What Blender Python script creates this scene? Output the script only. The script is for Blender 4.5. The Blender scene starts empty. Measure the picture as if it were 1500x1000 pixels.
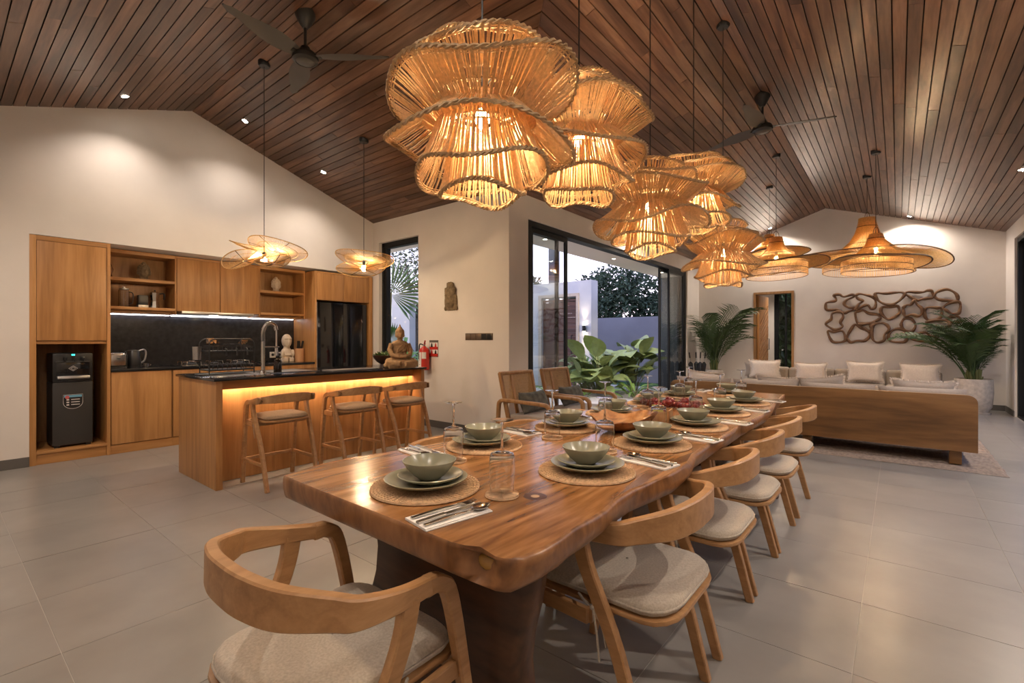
import bpy, bmesh, math, random
from math import pi, sin, cos, radians
from mathutils import Vector, Matrix
random.seed(7)
C = bpy.context.scene.collection
S = bpy.context.scene
# ------------------------------------------------------------------ camera, world, exposure, large lights
YAW = math.atan((1315.24 - 750) / 697.05)
cd = bpy.data.cameras.new('camera'); cam = bpy.data.objects.new('camera', cd); C.objects.link(cam)
cam.location = (0, 0, 1.22); cam.rotation_euler = (pi/2, 0, YAW)
cd.sensor_width = 36; cd.lens = 36 * 697.05 / 1500; cd.clip_start = .02; cd.clip_end = 300
cd.shift_y = -2.2 / 1500
S.camera = cam
S.view_settings.view_transform = 'Standard'; S.view_settings.look = 'None'
S.view_settings.gamma = 1; S.view_settings.use_curve_mapping = False
S.view_settings.exposure = 0.66
S.cycles.use_denoising = True
S.cycles.max_bounces = 8; S.cycles.transparent_max_bounces = 12
S.cycles.sample_clamp_indirect = 8
W = bpy.data.worlds.new('dusk_sky'); S.world = W; W.use_nodes = True
nt = W.node_tree; bg = nt.nodes['Background']
tc = nt.nodes.new('ShaderNodeTexCoord'); sx = nt.nodes.new('ShaderNodeSeparateXYZ'); rp = nt.nodes.new('ShaderNodeValToRGB')
nt.links.new(tc.outputs['Generated'], sx.inputs[0]); nt.links.new(sx.outputs[2], rp.inputs[0]); nt.links.new(rp.outputs[0], bg.inputs[0])
e = rp.color_ramp.elements
e[0].position = 0.0; e[0].color = (1.0, .82, .84, 1)
e[1].position = 1.0; e[1].color = (.20, .28, .55, 1)
k = e.new(.12); k.color = (.86, .80, 1.0, 1)
k = e.new(.4); k.color = (.42, .48, .80, 1)
bg.inputs[1].default_value = 1.75

WARM = (1.0, .86, .73); BULB = (1.0, .71, .41)
def spot(x, y, z, power, angle=110, col=WARM, tilt=(0, 0), blend=.6, size=.022):
    l = bpy.data.lights.new('downlight_beam', 'SPOT'); l.energy = power; l.color = col
    l.spot_size = radians(angle); l.spot_blend = blend; l.shadow_soft_size = size
    o = bpy.data.objects.new('downlight_beam', l); C.objects.link(o); o.location = (x, y, z)
    o.rotation_euler = (tilt[0], tilt[1], 0)
    return o

# downlight powers and cone angles: kitchen wall, back wall, right slope, near, table end, near slope
DLP = dict(k=(34, 124, WARM, (0, 0), 1.0), b=(66, 150), r=(88, 140), n=(100, 140), n2=(36, 140), s=(54, 150))

# ------------------------------------------------------------------ room numbers (metres)
XK, XC, XR = -6.497, -3.70, 1.44          # kitchen wall, courtyard wall, right wall
YS, YW, YL = -0.52, 4.503, 11.677         # south wall, window wall, living back wall
RX, RY, ZE, ZR = -1.16, 1.99, 3.075, 3.93 # ridge lines, eave, ridge
SLW = (ZR-ZE)/(RX-XC); SLE = (ZR-ZE)/(XR-RX); SKN = (ZR-ZE)/(YW-RY); SKS = (ZR-ZE)/(RY-YS)
def zceil(x, y):
    zl = min(ZE+(x-XC)*SLW, ZE+(XR-x)*SLE); zk = min(ZE+(YW-y)*SKN, ZE+(y-YS)*SKS)
    if x < XC: return zk
    if y > YW: return zl
    if x > RX: return min(ZE+(XR-x)*SLE, max(zk, 0)) if y < RY else ZE+(XR-x)*SLE
    return max(zl, zk) if y > RY else zk

# ------------------------------------------------------------------ mesh helpers
class MB:
    def __init__(s): s.v = []; s.f = []
    def add(s, vs, fs):
        b = len(s.v); s.v += [tuple(p) for p in vs]; s.f += [tuple(i+b for i in q) for q in fs]; return s
    def box(s, x0, y0, z0, x1, y1, z1):
        return s.add([(x0,y0,z0),(x1,y0,z0),(x1,y1,z0),(x0,y1,z0),(x0,y0,z1),(x1,y0,z1),(x1,y1,z1),(x0,y1,z1)],
            [(3,2,1,0),(4,5,6,7),(0,1,5,4),(1,2,6,5),(2,3,7,6),(3,0,4,7)])
    def cbox(s, c, d, M=None):
        x, y, z = d[0]/2, d[1]/2, d[2]/2
        vs = [Vector((i,j,k)) for i,j,k in ((-x,-y,-z),(x,-y,-z),(x,y,-z),(-x,y,-z),(-x,-y,z),(x,-y,z),(x,y,z),(-x,y,z))]
        if M: vs = [M @ p for p in vs]
        c = Vector(c)
        return s.add([p+c for p in vs], [(3,2,1,0),(4,5,6,7),(0,1,5,4),(1,2,6,5),(2,3,7,6),(3,0,4,7)])
    def tube(s, pts, r, n=8, closed=False, cap=True):
        P = [Vector(p) for p in pts]; m = len(P); R = r if isinstance(r, (list, tuple)) else [r]*m
        if closed: T = [(P[(i+1)%m]-P[i-1]).normalized() for i in range(m)]
        else: T = [(P[min(i+1,m-1)]-P[max(i-1,0)]).normalized() for i in range(m)]
        u = T[0].orthogonal().normalized(); vs = []; fs = []
        for i in range(m):
            u = (u - T[i]*u.dot(T[i]))
            u = u.normalized() if u.length > 1e-6 else T[i].orthogonal().normalized()
            w = T[i].cross(u)
            for k in range(n):
                a = 2*pi*k/n; vs.append(P[i]+u*(R[i]*cos(a))+w*(R[i]*sin(a)))
        for i in range(m if closed else m-1):
            j = (i+1) % m
            for k in range(n): fs.append((i*n+k, i*n+(k+1)%n, j*n+(k+1)%n, j*n+k))
        if cap and not closed:
            fs.append(tuple(range(n-1,-1,-1))); fs.append(tuple((m-1)*n+k for k in range(n)))
        return s.add(vs, fs)
    def lathe(s, prof, n=32, c=(0,0,0), M=None, a0=0, a1=2*pi):
        full = abs(a1-a0-2*pi) < 1e-6; vs = []; fs = []; m = len(prof); q = n if full else n+1
        for i in range(q):
            a = a0+(a1-a0)*i/n
            for r, z in prof:
                p = Vector((r*cos(a), r*sin(a), z))
                if M: p = M @ p
                vs.append(p+Vector(c))
        for i in range(n):
            j = (i+1) % q
            for t in range(m-1): fs.append((i*m+t, j*m+t, j*m+t+1, i*m+t+1))
        return s.add(vs, fs)
    def sweep(s, pts, W_, H_, side, cap=True):
        # rectangular section: W_ along 'side' vectors, H_ along side x tangent
        P = [Vector(p) for p in pts]; m = len(P); vs = []; fs = []
        for i in range(m):
            T = (P[min(i+1,m-1)]-P[max(i-1,0)]).normalized()
            sd = Vector(side[i] if isinstance(side, list) else side); sd = (sd - T*sd.dot(T)).normalized(); up = sd.cross(T)
            w = (W_[i] if isinstance(W_, list) else W_)/2; h = (H_[i] if isinstance(H_, list) else H_)/2
            ch = min(w, h)*.28
            for a, b in ((w-ch,h),(w,h-ch),(w,-h+ch),(w-ch,-h),(-w+ch,-h),(-w,-h+ch),(-w,h-ch),(-w+ch,h)): vs.append(P[i]+sd*a+up*b)
        n = 8
        for i in range(m-1):
            for k in range(n): fs.append((i*n+k, i*n+(k+1)%n, (i+1)*n+(k+1)%n, (i+1)*n+k))
        if cap: fs.append(tuple(range(n-1,-1,-1))); fs.append(tuple((m-1)*n+k for k in range(n)))
        return s.add(vs, fs)
    def prism(s, poly, h0, h1, ax='z'):
        n = len(poly)
        def m(a, b, h): return (a,b,h) if ax == 'z' else ((h,a,b) if ax == 'x' else (a,h,b))
        vs = [m(a,b,h0) for a,b in poly]+[m(a,b,h1) for a,b in poly]
        return s.add(vs, [tuple(range(n-1,-1,-1)), tuple(range(n,2*n))]+[(i,(i+1)%n,n+(i+1)%n,n+i) for i in range(n)])
    def ball(s, c, r, n=16, m=10, M=None):
        r = Vector(r) if isinstance(r, (tuple, list, Vector)) else Vector((r,r,r)); c = Vector(c)
        vs = []; fs = []
        def q(p): return (M @ p if M else p) + c
        for i in range(1, m):
            t = pi*i/m
            for k in range(n): vs.append(q(Vector((r.x*sin(t)*cos(2*pi*k/n), r.y*sin(t)*sin(2*pi*k/n), r.z*cos(t)))))
        a = len(vs); vs += [q(Vector((0,0,r.z))), q(Vector((0,0,-r.z)))]
        for i in range(m-2):
            for k in range(n): fs.append((i*n+k, (i+1)*n+k, (i+1)*n+(k+1)%n, i*n+(k+1)%n))
        for k in range(n): fs.append((a, k, (k+1)%n)); fs.append((a+1, (m-2)*n+(k+1)%n, (m-2)*n+k))
        return s.add(vs, fs)
    def grid(s, rows, closed=False):
        m = len(rows[0]); vs = [p for r in rows for p in r]; fs = []
        for i in range(len(rows)-1):
            for k in range(m if closed else m-1): fs.append((i*m+k, i*m+(k+1)%m, (i+1)*m+(k+1)%m, (i+1)*m+k))
        return s.add(vs, fs)

def obj(name, mb, mat, parent=None, smooth=None, bevel=0, label=None, kind=None, seg=2, mods=()):
    me = bpy.data.meshes.new(name); me.from_pydata(mb.v, [], mb.f)
    if bevel:
        bm = bmesh.new(); bm.from_mesh(me)
        bmesh.ops.recalc_face_normals(bm, faces=bm.faces)
        es = [ed for ed in bm.edges if ed.is_manifold and ed.calc_face_angle(0) > .6]
        bmesh.ops.bevel(bm, geom=es, offset=bevel, segments=seg, affect='EDGES', profile=.6, clamp_overlap=True)
        bm.to_mesh(me); bm.free()
    if smooth is None: smooth = 40 if bevel else 0
    if smooth:
        me.polygons.foreach_set('use_smooth', [True]*len(me.polygons)); me.set_sharp_from_angle(angle=radians(smooth))
    me.materials.append(mat); me.update()
    o = bpy.data.objects.new(name, me); C.objects.link(o)
    if parent: o.parent = parent
    if label: o['label'] = label
    if kind: o['kind'] = kind
    for m in mods: m(o)
    return o
def remesh(vox, it=6):
    def f(o):
        m = o.modifiers.new('remesh', 'REMESH'); m.mode = 'VOXEL'; m.voxel_size = vox; m.use_smooth_shade = True
        q = o.modifiers.new('smooth', 'SMOOTH'); q.iterations = it; q.factor = .5
    return f
def subsurf(n=2):
    def f(o):
        m = o.modifiers.new('subdivision', 'SUBSURF'); m.levels = n; m.render_levels = n
    return f
def thing(name, label, cat, loc=(0,0,0), rz=0, group=None):
    o = bpy.data.objects.new(name, None); C.objects.link(o); o.empty_display_size = .1
    o.location = loc; o.rotation_euler = (0,0,rz); o['label'] = label; o['category'] = cat
    if group: o['group'] = group
    return o
def tag(o, label, cat, group=None):
    o['label'] = label; o['category'] = cat
    if group: o['group'] = group
    return o
def struct(name, mb, mat, **k):
    return obj(name, mb, mat, kind='structure', **k)
def kids(o): return KID.get(o.name, [])
def dup(root, loc, rz, label, group=None):
    def cp(o, par):
        c = o.copy(); C.objects.link(c); c.parent = par
        for ch in [x for x in o.children]: cp(ch, c)
        return c
    r = cp(root, None); r.location = loc; r.rotation_euler = (0,0,rz); r['label'] = label
    if group: r['group'] = group
    return r
def inst(src, name, parent, loc=(0,0,0), rot=(0,0,0), sc=1):
    o = bpy.data.objects.new(name, src.data); C.objects.link(o); o.parent = parent
    o.location = loc; o.rotation_euler = rot; o.scale = (sc,sc,sc) if not isinstance(sc, tuple) else sc
    return o
def arc(c, r, a0, a1, n, f):
    return [f(c, r, a0+(a1-a0)*i/n) for i in range(n+1)]
def bez(P, n=16):
    # Catmull-Rom through P
    P = [Vector(p) for p in P]; Q = [2*P[0]-P[1]]+P+[2*P[-1]-P[-2]]; out = []
    for i in range(len(P)-1):
        a, b, c, d = Q[i:i+4]
        for k in range(n):
            t = k/n; out.append(.5*((2*b)+(c-a)*t+(2*a-5*b+4*c-d)*t*t+(3*b-a-3*c+d)*t**3))
    out.append(P[-1]); return out
def bezc(P, n=8):
    P = [Vector(p) for p in P]; m = len(P); out = []
    for i in range(m):
        a, b, c, d = P[i-1], P[i], P[(i+1)%m], P[(i+2)%m]
        for k in range(n):
            t = k/n; out.append(.5*((2*b)+(c-a)*t+(2*a-5*b+4*c-d)*t*t+(3*b-a-3*c+d)*t**3))
    return out

# ------------------------------------------------------------------ materials
def base(name):
    m = bpy.data.materials.new(name); m.use_nodes = True
    return m, m.node_tree, m.node_tree.nodes['Principled BSDF']
def plain(name, col, rough=.5, metal=0, spec=.5, noise=0, nscale=30, bump=0, emit=None, estr=0, trans=0, sheen=0, rand=0):
    m, t, b = base(name)
    b.inputs['Base Color'].default_value = (*col, 1); b.inputs['Roughness'].default_value = rough
    b.inputs['Metallic'].default_value = metal; b.inputs['Specular IOR Level'].default_value = spec
    if trans: b.inputs['Transmission Weight'].default_value = trans
    if sheen: b.inputs['Sheen Weight'].default_value = sheen
    if emit: b.inputs['Emission Color'].default_value = (*emit, 1); b.inputs['Emission Strength'].default_value = estr
    if noise or bump or rand:
        tcn = t.nodes.new('ShaderNodeTexCoord'); nz = t.nodes.new('ShaderNodeTexNoise')
        nz.inputs['Scale'].default_value = nscale; nz.inputs['Detail'].default_value = 5
        t.links.new(tcn.outputs['Object'], nz.inputs['Vector'])
        src = None
        hv = t.nodes.new('ShaderNodeHueSaturation'); hv.inputs['Color'].default_value = (*col, 1)
        mr = t.nodes.new('ShaderNodeMapRange'); mr.inputs[3].default_value = 1-noise; mr.inputs[4].default_value = 1+noise
        t.links.new(nz.outputs[0], mr.inputs[0]); mr.inputs[1].default_value = .3; mr.inputs[2].default_value = .7
        out = mr.outputs[0]
        if rand:
            oi = t.nodes.new('ShaderNodeObjectInfo'); m2 = t.nodes.new('ShaderNodeMapRange')
            m2.inputs[3].default_value = 1-rand; m2.inputs[4].default_value = 1+rand
            t.links.new(oi.outputs['Random'], m2.inputs[0]); mu = t.nodes.new('ShaderNodeMath'); mu.operation = 'MULTIPLY'
            t.links.new(out, mu.inputs[0]); t.links.new(m2.outputs[0], mu.inputs[1]); out = mu.outputs[0]
        t.links.new(out, hv.inputs['Value']); t.links.new(hv.outputs[0], b.inputs['Base Color'])
        if bump:
            bp = t.nodes.new('ShaderNodeBump'); bp.inputs['Strength'].default_value = bump; bp.inputs['Distance'].default_value = .01
            t.links.new(nz.outputs[0], bp.inputs['Height']); t.links.new(bp.outputs[0], b.inputs['Normal'])
    return m
def wood(name, dark, mid, light, axis='z', scale=6, stretch=14, rough=.4, bump=.08, rand=.12, contrast=1, spec=.5, dist=1.2):
    m, t, b = base(name); N = t.nodes.new; L = t.links.new
    tcn = N('ShaderNodeTexCoord'); oi = N('ShaderNodeObjectInfo'); mp = N('ShaderNodeMapping')
    sc = [scale, scale, scale]; sc['xyz'.index(axis)] = scale/stretch
    mp.inputs['Scale'].default_value = sc
    ad = N('ShaderNodeVectorMath'); ad.operation = 'ADD'; mu = N('ShaderNodeVectorMath'); mu.operation = 'SCALE'; mu.inputs['Scale'].default_value = 37
    cx = N('ShaderNodeCombineXYZ')
    for i in range(3): L(oi.outputs['Random'], cx.inputs[i])
    L(cx.outputs[0], mu.inputs[0]); L(tcn.outputs['Object'], mp.inputs[0]); L(mp.outputs[0], ad.inputs[0]); L(mu.outputs[0], ad.inputs[1])
    n1 = N('ShaderNodeTexNoise'); n1.inputs['Scale'].default_value = 1; n1.inputs['Detail'].default_value = 4; n1.inputs['Distortion'].default_value = dist
    n2 = N('ShaderNodeTexNoise'); n2.inputs['Scale'].default_value = 7; n2.inputs['Detail'].default_value = 3
    L(ad.outputs[0], n1.inputs['Vector']); L(ad.outputs[0], n2.inputs['Vector'])
    mx = N('ShaderNodeMath'); mx.operation = 'MULTIPLY_ADD'; mx.inputs[1].default_value = .35
    L(n2.outputs[0], mx.inputs[0]); L(n1.outputs[0], mx.inputs[2])
    r = N('ShaderNodeValToRGB'); el = r.color_ramp.elements
    el[0].position = .67-.17/contrast; el[0].color = (*dark, 1); el[1].position = .67+.2/contrast; el[1].color = (*light, 1); q = el.new(.67); q.color = (*mid, 1)
    L(mx.outputs[0], r.inputs[0])
    hv = N('ShaderNodeHueSaturation'); mr = N('ShaderNodeMapRange'); mr.inputs[3].default_value = 1-rand; mr.inputs[4].default_value = 1+rand
    L(oi.outputs['Random'], mr.inputs[0]); L(mr.outputs[0], hv.inputs['Value']); L(r.outputs[0], hv.inputs['Color']); L(hv.outputs[0], b.inputs['Base Color'])
    b.inputs['Roughness'].default_value = rough; b.inputs['Specular IOR Level'].default_value = spec
    bp = N('ShaderNodeBump'); bp.inputs['Strength'].default_value = bump; bp.inputs['Distance'].default_value = .004
    L(mx.outputs[0], bp.inputs['Height']); L(bp.outputs[0], b.inputs['Normal'])
    return m
def paneglass(name, tint=(1,1,1), refl=1.0):
    m = bpy.data.materials.new(name); m.use_nodes = True; t = m.node_tree; t.nodes.clear(); N = t.nodes.new
    o = N('ShaderNodeOutputMaterial'); mx = N('ShaderNodeMixShader'); tr = N('ShaderNodeBsdfTransparent'); gl = N('ShaderNodeBsdfGlossy'); fr = N('ShaderNodeFresnel')
    tr.inputs[0].default_value = (*tint, 1); gl.inputs['Roughness'].default_value = .01; gl.inputs[0].default_value = (refl, refl, refl, 1); gm = N('ShaderNodeNewGeometry'); io = N('ShaderNodeMapRange'); io.inputs[3].default_value = 1.5; io.inputs[4].default_value = 1/1.5; t.links.new(gm.outputs['Backfacing'], io.inputs[0]); t.links.new(io.outputs[0], fr.inputs[0])
    t.links.new(fr.outputs[0], mx.inputs[0]); t.links.new(tr.outputs[0], mx.inputs[1]); t.links.new(gl.outputs[0], mx.inputs[2]); t.links.new(mx.outputs[0], o.inputs[0])
    return m
def strandmat(name, col, transl=.35, rand=.15, rough=.6):
    m, t, b = base(name); N = t.nodes.new
    tcn = N('ShaderNodeTexCoord'); nz = N('ShaderNodeTexNoise'); nz.inputs['Scale'].default_value = 90; nz.inputs['Detail'].default_value = 2
    t.links.new(tcn.outputs['Object'], nz.inputs['Vector'])
    r = N('ShaderNodeValToRGB'); r.color_ramp.elements[0].position = .3; r.color_ramp.elements[1].position = .7
    r.color_ramp.elements[0].color = (*[c*(1-rand*1.6) for c in col], 1); r.color_ramp.elements[1].color = (*[min(1, c*(1+rand)) for c in col], 1)
    t.links.new(nz.outputs[0], r.inputs[0]); t.links.new(r.outputs[0], b.inputs['Base Color']); b.inputs['Roughness'].default_value = rough
    tl = N('ShaderNodeBsdfTranslucent'); t.links.new(r.outputs[0], tl.inputs[0]); mx = N('ShaderNodeMixShader'); mx.inputs[0].default_value = transl
    t.links.new(b.outputs[0], mx.inputs[1]); t.links.new(tl.outputs[0], mx.inputs[2]); t.links.new(mx.outputs[0], t.nodes['Material Output'].inputs[0])
    return m
def emis(name, col, s):
    m, t, b = base(name); b.inputs['Base Color'].default_value = (*col, 1)
    b.inputs['Emission Color'].default_value = (*col, 1); b.inputs['Emission Strength'].default_value = s
    return m
PLASTER = plain('plaster', (.76, .71, .665), .85, noise=.03, nscale=3, bump=.04, spec=.2)
OUTWALL = plain('outdoor_plaster', (.62, .61, .62), .9, noise=.06, nscale=2, spec=.2)
TILE = plain('floor_tile', (.27, .252, .232), .28, noise=.10, nscale=3.2, rand=.05, spec=.5)
GROUT = plain('grout', (.55, .52, .48), .9)
BASEB = plain('baseboard_grey', (.12, .11, .10), .5)
BLACKM = plain('black_metal', (.012, .012, .013), .4)
FRAMEM = plain('black_frame', (.011, .012, .013), .5, spec=.25)
CEIL = {}
for ax in 'xy':
    CEIL[ax] = wood('ceiling_wood_'+ax, (.072, .031, .017), (.130, .062, .036), (.205, .112, .070), ax, 7, 10, .31, .05, .34)
CEILD = plain('ceiling_backing', (.02, .01, .008), .8)
OAK = {a: wood('teak_veneer_'+a, (.36, .165, .052), (.45, .215, .070), (.54, .275, .10), a, 9, 16, .42, .03, .04) for a in 'xyz'}
TEAK = {a: wood('teak_solid_'+a, (.24, .115, .042), (.36, .185, .072), (.46, .255, .11), a, 14, 12, .45, .05, .06, .65) for a in 'xyz'}
CHAIRW = wood('chair_teak', (.29, .145, .056), (.38, .20, .083), (.47, .265, .12), 'y', 22, 5, .42, .04, .05, .6)
SOFAW = wood('sofa_teak', (.11, .05, .014), (.195, .092, .028), (.28, .14, .048), 'x', 5, 9, .4, .05, .05, .8)
SLAB = wood('table_slab', (.12, .045, .014), (.265, .118, .040), (.41, .21, .085), 'y', 8, 9, .2, .05, 0, .8, .6, 2.4)
SLABE = wood('table_edge', (.10, .038, .013), (.215, .092, .032), (.34, .16, .062), 'z', 7, 2, .35, .12, 0, .7, .5, 2.5)
DARKW = wood('dark_table_leg', (.03, .013, .006), (.08, .034, .015), (.17, .075, .032), 'x', 5, 5, .4, .1, .05, .7, .5, 2)
STONEB = plain('black_stone', (.010, .010, .011), .12, noise=.3, nscale=40, spec=.6)
SPLASH = plain('black_backsplash', (.022, .021, .022), .2, noise=.3, nscale=18, spec=.5)
RATTAN = strandmat('rattan_strand', (.82, .59, .32), .42, .12)
RATTAND = strandmat('rattan_braid', (.48, .33, .18), .1)
HATM = strandmat('rattan_weave', (.80, .56, .27), .5)
WIREM = strandmat('dark_cane', (.16, .09, .05), .05)
MATM = strandmat('placemat_cane', (.60, .40, .235), .02)
SAGE = plain('sage_glaze', (.245, .238, .172), .25, noise=.05, nscale=20, spec=.55)
NAPK = plain('white_linen', (.74, .71, .68), .9, noise=.04, nscale=60, bump=.05)
STEEL = plain('polished_steel', (.52, .50, .47), .16, 1)
STEELD = plain('brushed_steel', (.42, .41, .40), .32, 1)
GLASS = plain('clear_glass', (1, 1, 1), 0.0, trans=1); GLASS.node_tree.nodes['Principled BSDF'].inputs['IOR'].default_value = 1.45
PANE = paneglass('window_glass', (.93, .96, .95))
LINEN = plain('seat_linen', (.42, .36, .29), .95, noise=.16, nscale=160, bump=.12, sheen=.3)
LINENB = plain('stool_linen', (.40, .28, .18), .95, noise=.1, nscale=120, bump=.1)
CREAM = plain('cream_cushion', (.68, .59, .50), .95, noise=.07, nscale=50, bump=.15, sheen=.4)
TAUPE = plain('taupe_cushion', (.34, .285, .24), .95, noise=.08, nscale=60, bump=.1, sheen=.3)
SOFAF = plain('sofa_fabric', (.36, .30, .24), .95, noise=.08, nscale=60, bump=.1)
GREYC = plain('grey_floral_cushion', (.10, .098, .085), .95, noise=.5, nscale=14)
RUGM = plain('shag_rug', (.27, .21, .17), 1, noise=.25, nscale=40, bump=.6)
SANDST = plain('sandstone', (.36, .215, .105), .9, noise=.18, nscale=40, bump=.3)
PALEST = plain('pale_stone', (.60, .49, .38), .85, noise=.1, nscale=30, bump=.1)
GREYST = plain('weathered_stone', (.20, .145, .085), .9, noise=.35, nscale=28, bump=.5)
POTW = plain('white_planter', (.52, .455, .39), .9, noise=.18, nscale=18, bump=.35)
BLACKP = plain('black_plastic', (.014, .014, .015), .3)
GREYP = plain('dark_grey_plastic', (.035, .033, .032), .42)
RED = plain('red_enamel', (.50, .028, .018), .3)
WHITEP = plain('white_print', (.75, .72, .69), .6)
LEAF = plain('palm_leaf', (.045, .085, .022), .5, noise=.3, nscale=5, rand=.2)
LEAFP = plain('fan_leaf', (.12, .23, .05), .5, noise=.2, nscale=5)
LEAFB = plain('broad_leaf', (.24, .30, .10), .45, noise=.2, nscale=8, rand=.45)
LEAFT = plain('tree_leaf', (.045, .075, .04), .6, noise=.35, nscale=2)
LEAFG = plain('bright_leaf', (.17, .30, .05), .5, noise=.2, nscale=6, rand=.3)
STALK = plain('stalk', (.16, .17, .06), .6)
TRUNK = plain('bark', (.09, .07, .055), .9, noise=.3, nscale=20)
TERRA = plain('clay_holder', (.52, .27, .13), .6)
SCULPT = wood('loop_wood', (.10, .042, .016), (.165, .08, .034), (.23, .12, .055), 'x', 14, 4, .6, .1, .1)
FAN = plain('fan_black', (.02, .019, .018), .4)
FANB = plain('fan_blade', (.05, .043, .037), .42)
CANE = strandmat('cane_webbing', (.58, .37, .18), .1)
GRASS = plain('lawn', (.03, .10, .018), .9, noise=.4, nscale=30)
# ------------------------------------------------------------------ floor
fl = struct('floor', MB().box(-7.2, YS-.2, -.12, XR+.2, YL+.2, -.003), GROUT)
b = MB()
def tile(x0, y0, x1, y1):
    g = .0014; return MB().box(x0+g, y0+g, -.0028, x1-g, y1-g, random.uniform(-.0006, .0002))
xs = [-7.12] + [-.13+.6*k for k in range(-11, 3)] + [XR]
ys = [YS] + [.335+.6*k for k in range(-1, 19)] + [YL]
for i in range(len(xs)-1):
    for j in range(len(ys)-1):
        x0, x1, y0, y1 = xs[i], xs[i+1], ys[j], ys[j+1]
        if x0 < XC and y0 > YW: continue
        if x0 < XC < x1 and y1 > YW: x0 = XC if y0 >= YW-.2 else x0
        if x1 < XC+.01 and y1 > YW: y1 = YW
        if x1-x0 < .02 or y1-y0 < .02: continue
        obj('tile', tile(x0, y0, x1, y1), TILE, fl)
# ------------------------------------------------------------------ ceiling: backing slabs with planks below
def slope(name, fz, axis, s_edges, lim, outline):
    bk = MB().prism(outline, 0, 1); n = len(outline)
    bk.v = [(x, y, fz(x, y)+(.022 if z == 0 else .14)) for x, y, z in bk.v]
    par = struct(name, bk, CEILD)
    for a, c in zip(s_edges[:-1], s_edges[1:]):
        g = .0042 if c > a else -.0042; a1, c1 = a+g, c-g
        L0a, L1a = lim(a1); L0c, L1c = lim(c1)
        joints = []; p = max(L0a, L0c)+random.uniform(.5, 2.6)
        while p < min(L1a, L1c)-.35: joints.append(p); p += random.uniform(1.7, 3.1)
        st = [(L0a, L0c)]+[(j, j) for j in joints]+[(L1a, L1c)]
        for (q0, q1), (r0, r1) in zip(st[:-1], st[1:]):
            e_ = .0012
            P = [(a1, q0+e_), (a1, r0-e_), (c1, r1-e_), (c1, q1+e_)]
            if axis == 'x': P = [(l, s_) for s_, l in P]
            dz = random.uniform(-.001, .001)
            m = MB().prism(P, 0, 1); m.v = [(x, y, fz(x, y)+dz+(0 if z == 0 else .02)) for x, y, z in m.v]
            obj('plank', m, CEIL[axis], par)
NP = 30
def lin(a, c, n): return [a+(c-a)*i/n for i in range(n+1)]
vx = lambda y: XC+(YW-y)*(RX-XC)/(YW-RY)        # valley x at y
vy = lambda x: YW-(x-XC)*(YW-RY)/(RX-XC)
hx = lambda y: RX+(RY-y)*(XR-RX)/(RY-YS)        # hip
hy = lambda x: RY-(x-RX)*(RY-YS)/(XR-RX)
slope('ceiling', lambda x, y: ZE+(YW-y)*SKN, 'x', lin(RY, YW, 29), lambda s_: (XK, vx(s_)), [(-7.2, RY), (-7.2, YW+.2), (XC-.2, YW+.2), (RX, RY)])
slope('ceiling', lambda x, y: ZE+(y-YS)*SKS, 'x', lin(YS, RY, 29), lambda s_: (XK, hx(s_)), [(-7.2, YS-.2), (-7.2, RY), (RX, RY), (XR+.2, YS-.2)])
slope('ceiling', lambda x, y: ZE+(x-XC)*SLW, 'y', lin(XC, RX, 29), lambda s_: (vy(s_), YL), [(XC-.2, YW+.2), (XC-.2, YL+.2), (RX, YL+.2), (RX, RY)])
slope('ceiling', lambda x, y: ZE+(XR-x)*SLE, 'y', lin(RX, XR, 30), lambda s_: (hy(s_), YL), [(RX, RY), (RX, YL+.2), (XR+.2, YL+.2), (XR+.2, YS-.2)])
# ------------------------------------------------------------------ walls
NY0, NZ = .631, 2.245
zk = lambda y: min(ZE+(YW-y)*SKN, ZE+(y-YS)*SKS)+.03
w = MB().prism([(YS-.2, 0), (NY0, 0), (NY0, zk(NY0)), (YS-.2, ZE-.05)], XK-.75, XK, 'x')
w.prism([(NY0, NZ), (YW, NZ), (YW, ZE+.03), (RY, ZR+.03), (NY0, zk(NY0))], XK-.75, XK, 'x')
w.box(XK-.75, NY0, 0, XK-.63, YW, NZ)
struct('wall_left', w, PLASTER)
wx0, wx1, wz0, wz1 = -6.352, -5.401, .08, 2.745
w = MB().box(XK-.75, YW, 0, wx0, YW+.2, 3.15); w.box(wx1, YW, 0, XC, YW+.2, 3.15); w.box(wx0, YW, wz1, wx1, YW+.2, 3.15); w.box(wx0, YW, 0, wx1, YW+.2, wz0)
dy0, dy1, dz1 = 4.895, 10.86, 2.785
w2 = MB().box(XC-.2, YW+.2, 0, XC, dy0, 3.15); w2.box(XC-.2, dy1, 0, XC, YL+.2, 3.15); w2.box(XC-.2, dy0, dz1, XC, dy1, 3.15)
struct('wall_kitchen', w, PLASTER); struct('wall_courtyard', w2, PLASTER)
ox0, ox1, oz = -2.506, -1.723, 2.275
zl = lambda x: min(ZE+(x-XC)*SLW, ZE+(XR-x)*SLE)+.03
w = MB().prism([(XC, 0), (ox0, 0), (ox0, zl(ox0)), (XC, ZE+.03)], YL, YL+.2, 'y')
w.prism([(ox0, oz), (ox1, oz), (ox1, zl(ox1)), (ox0, zl(ox0))], YL, YL+.2, 'y')
w.prism([(ox1, 0), (XR+.2, 0), (XR+.2, ZE-.03), (XR, ZE+.03), (RX, ZR+.03), (ox1, zl(ox1))], YL, YL+.2, 'y')
struct('wall_back', w, PLASTER)
gy0, gy1, gz1 = 3.2, 10.9, 2.83
w = MB().box(XR, YS-.2, 0, XR+.2, gy0, 3.12); w.box(XR, gy1, 0, XR+.2, YL+.2, 3.12); w.box(XR, gy0, gz1, XR+.2, gy1, 3.12)
struct('wall_right', w, PLASTER)
struct('wall_front', MB().box(XK-.75, YS-.2, 0, XR, YS, 3.12), PLASTER)
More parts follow.
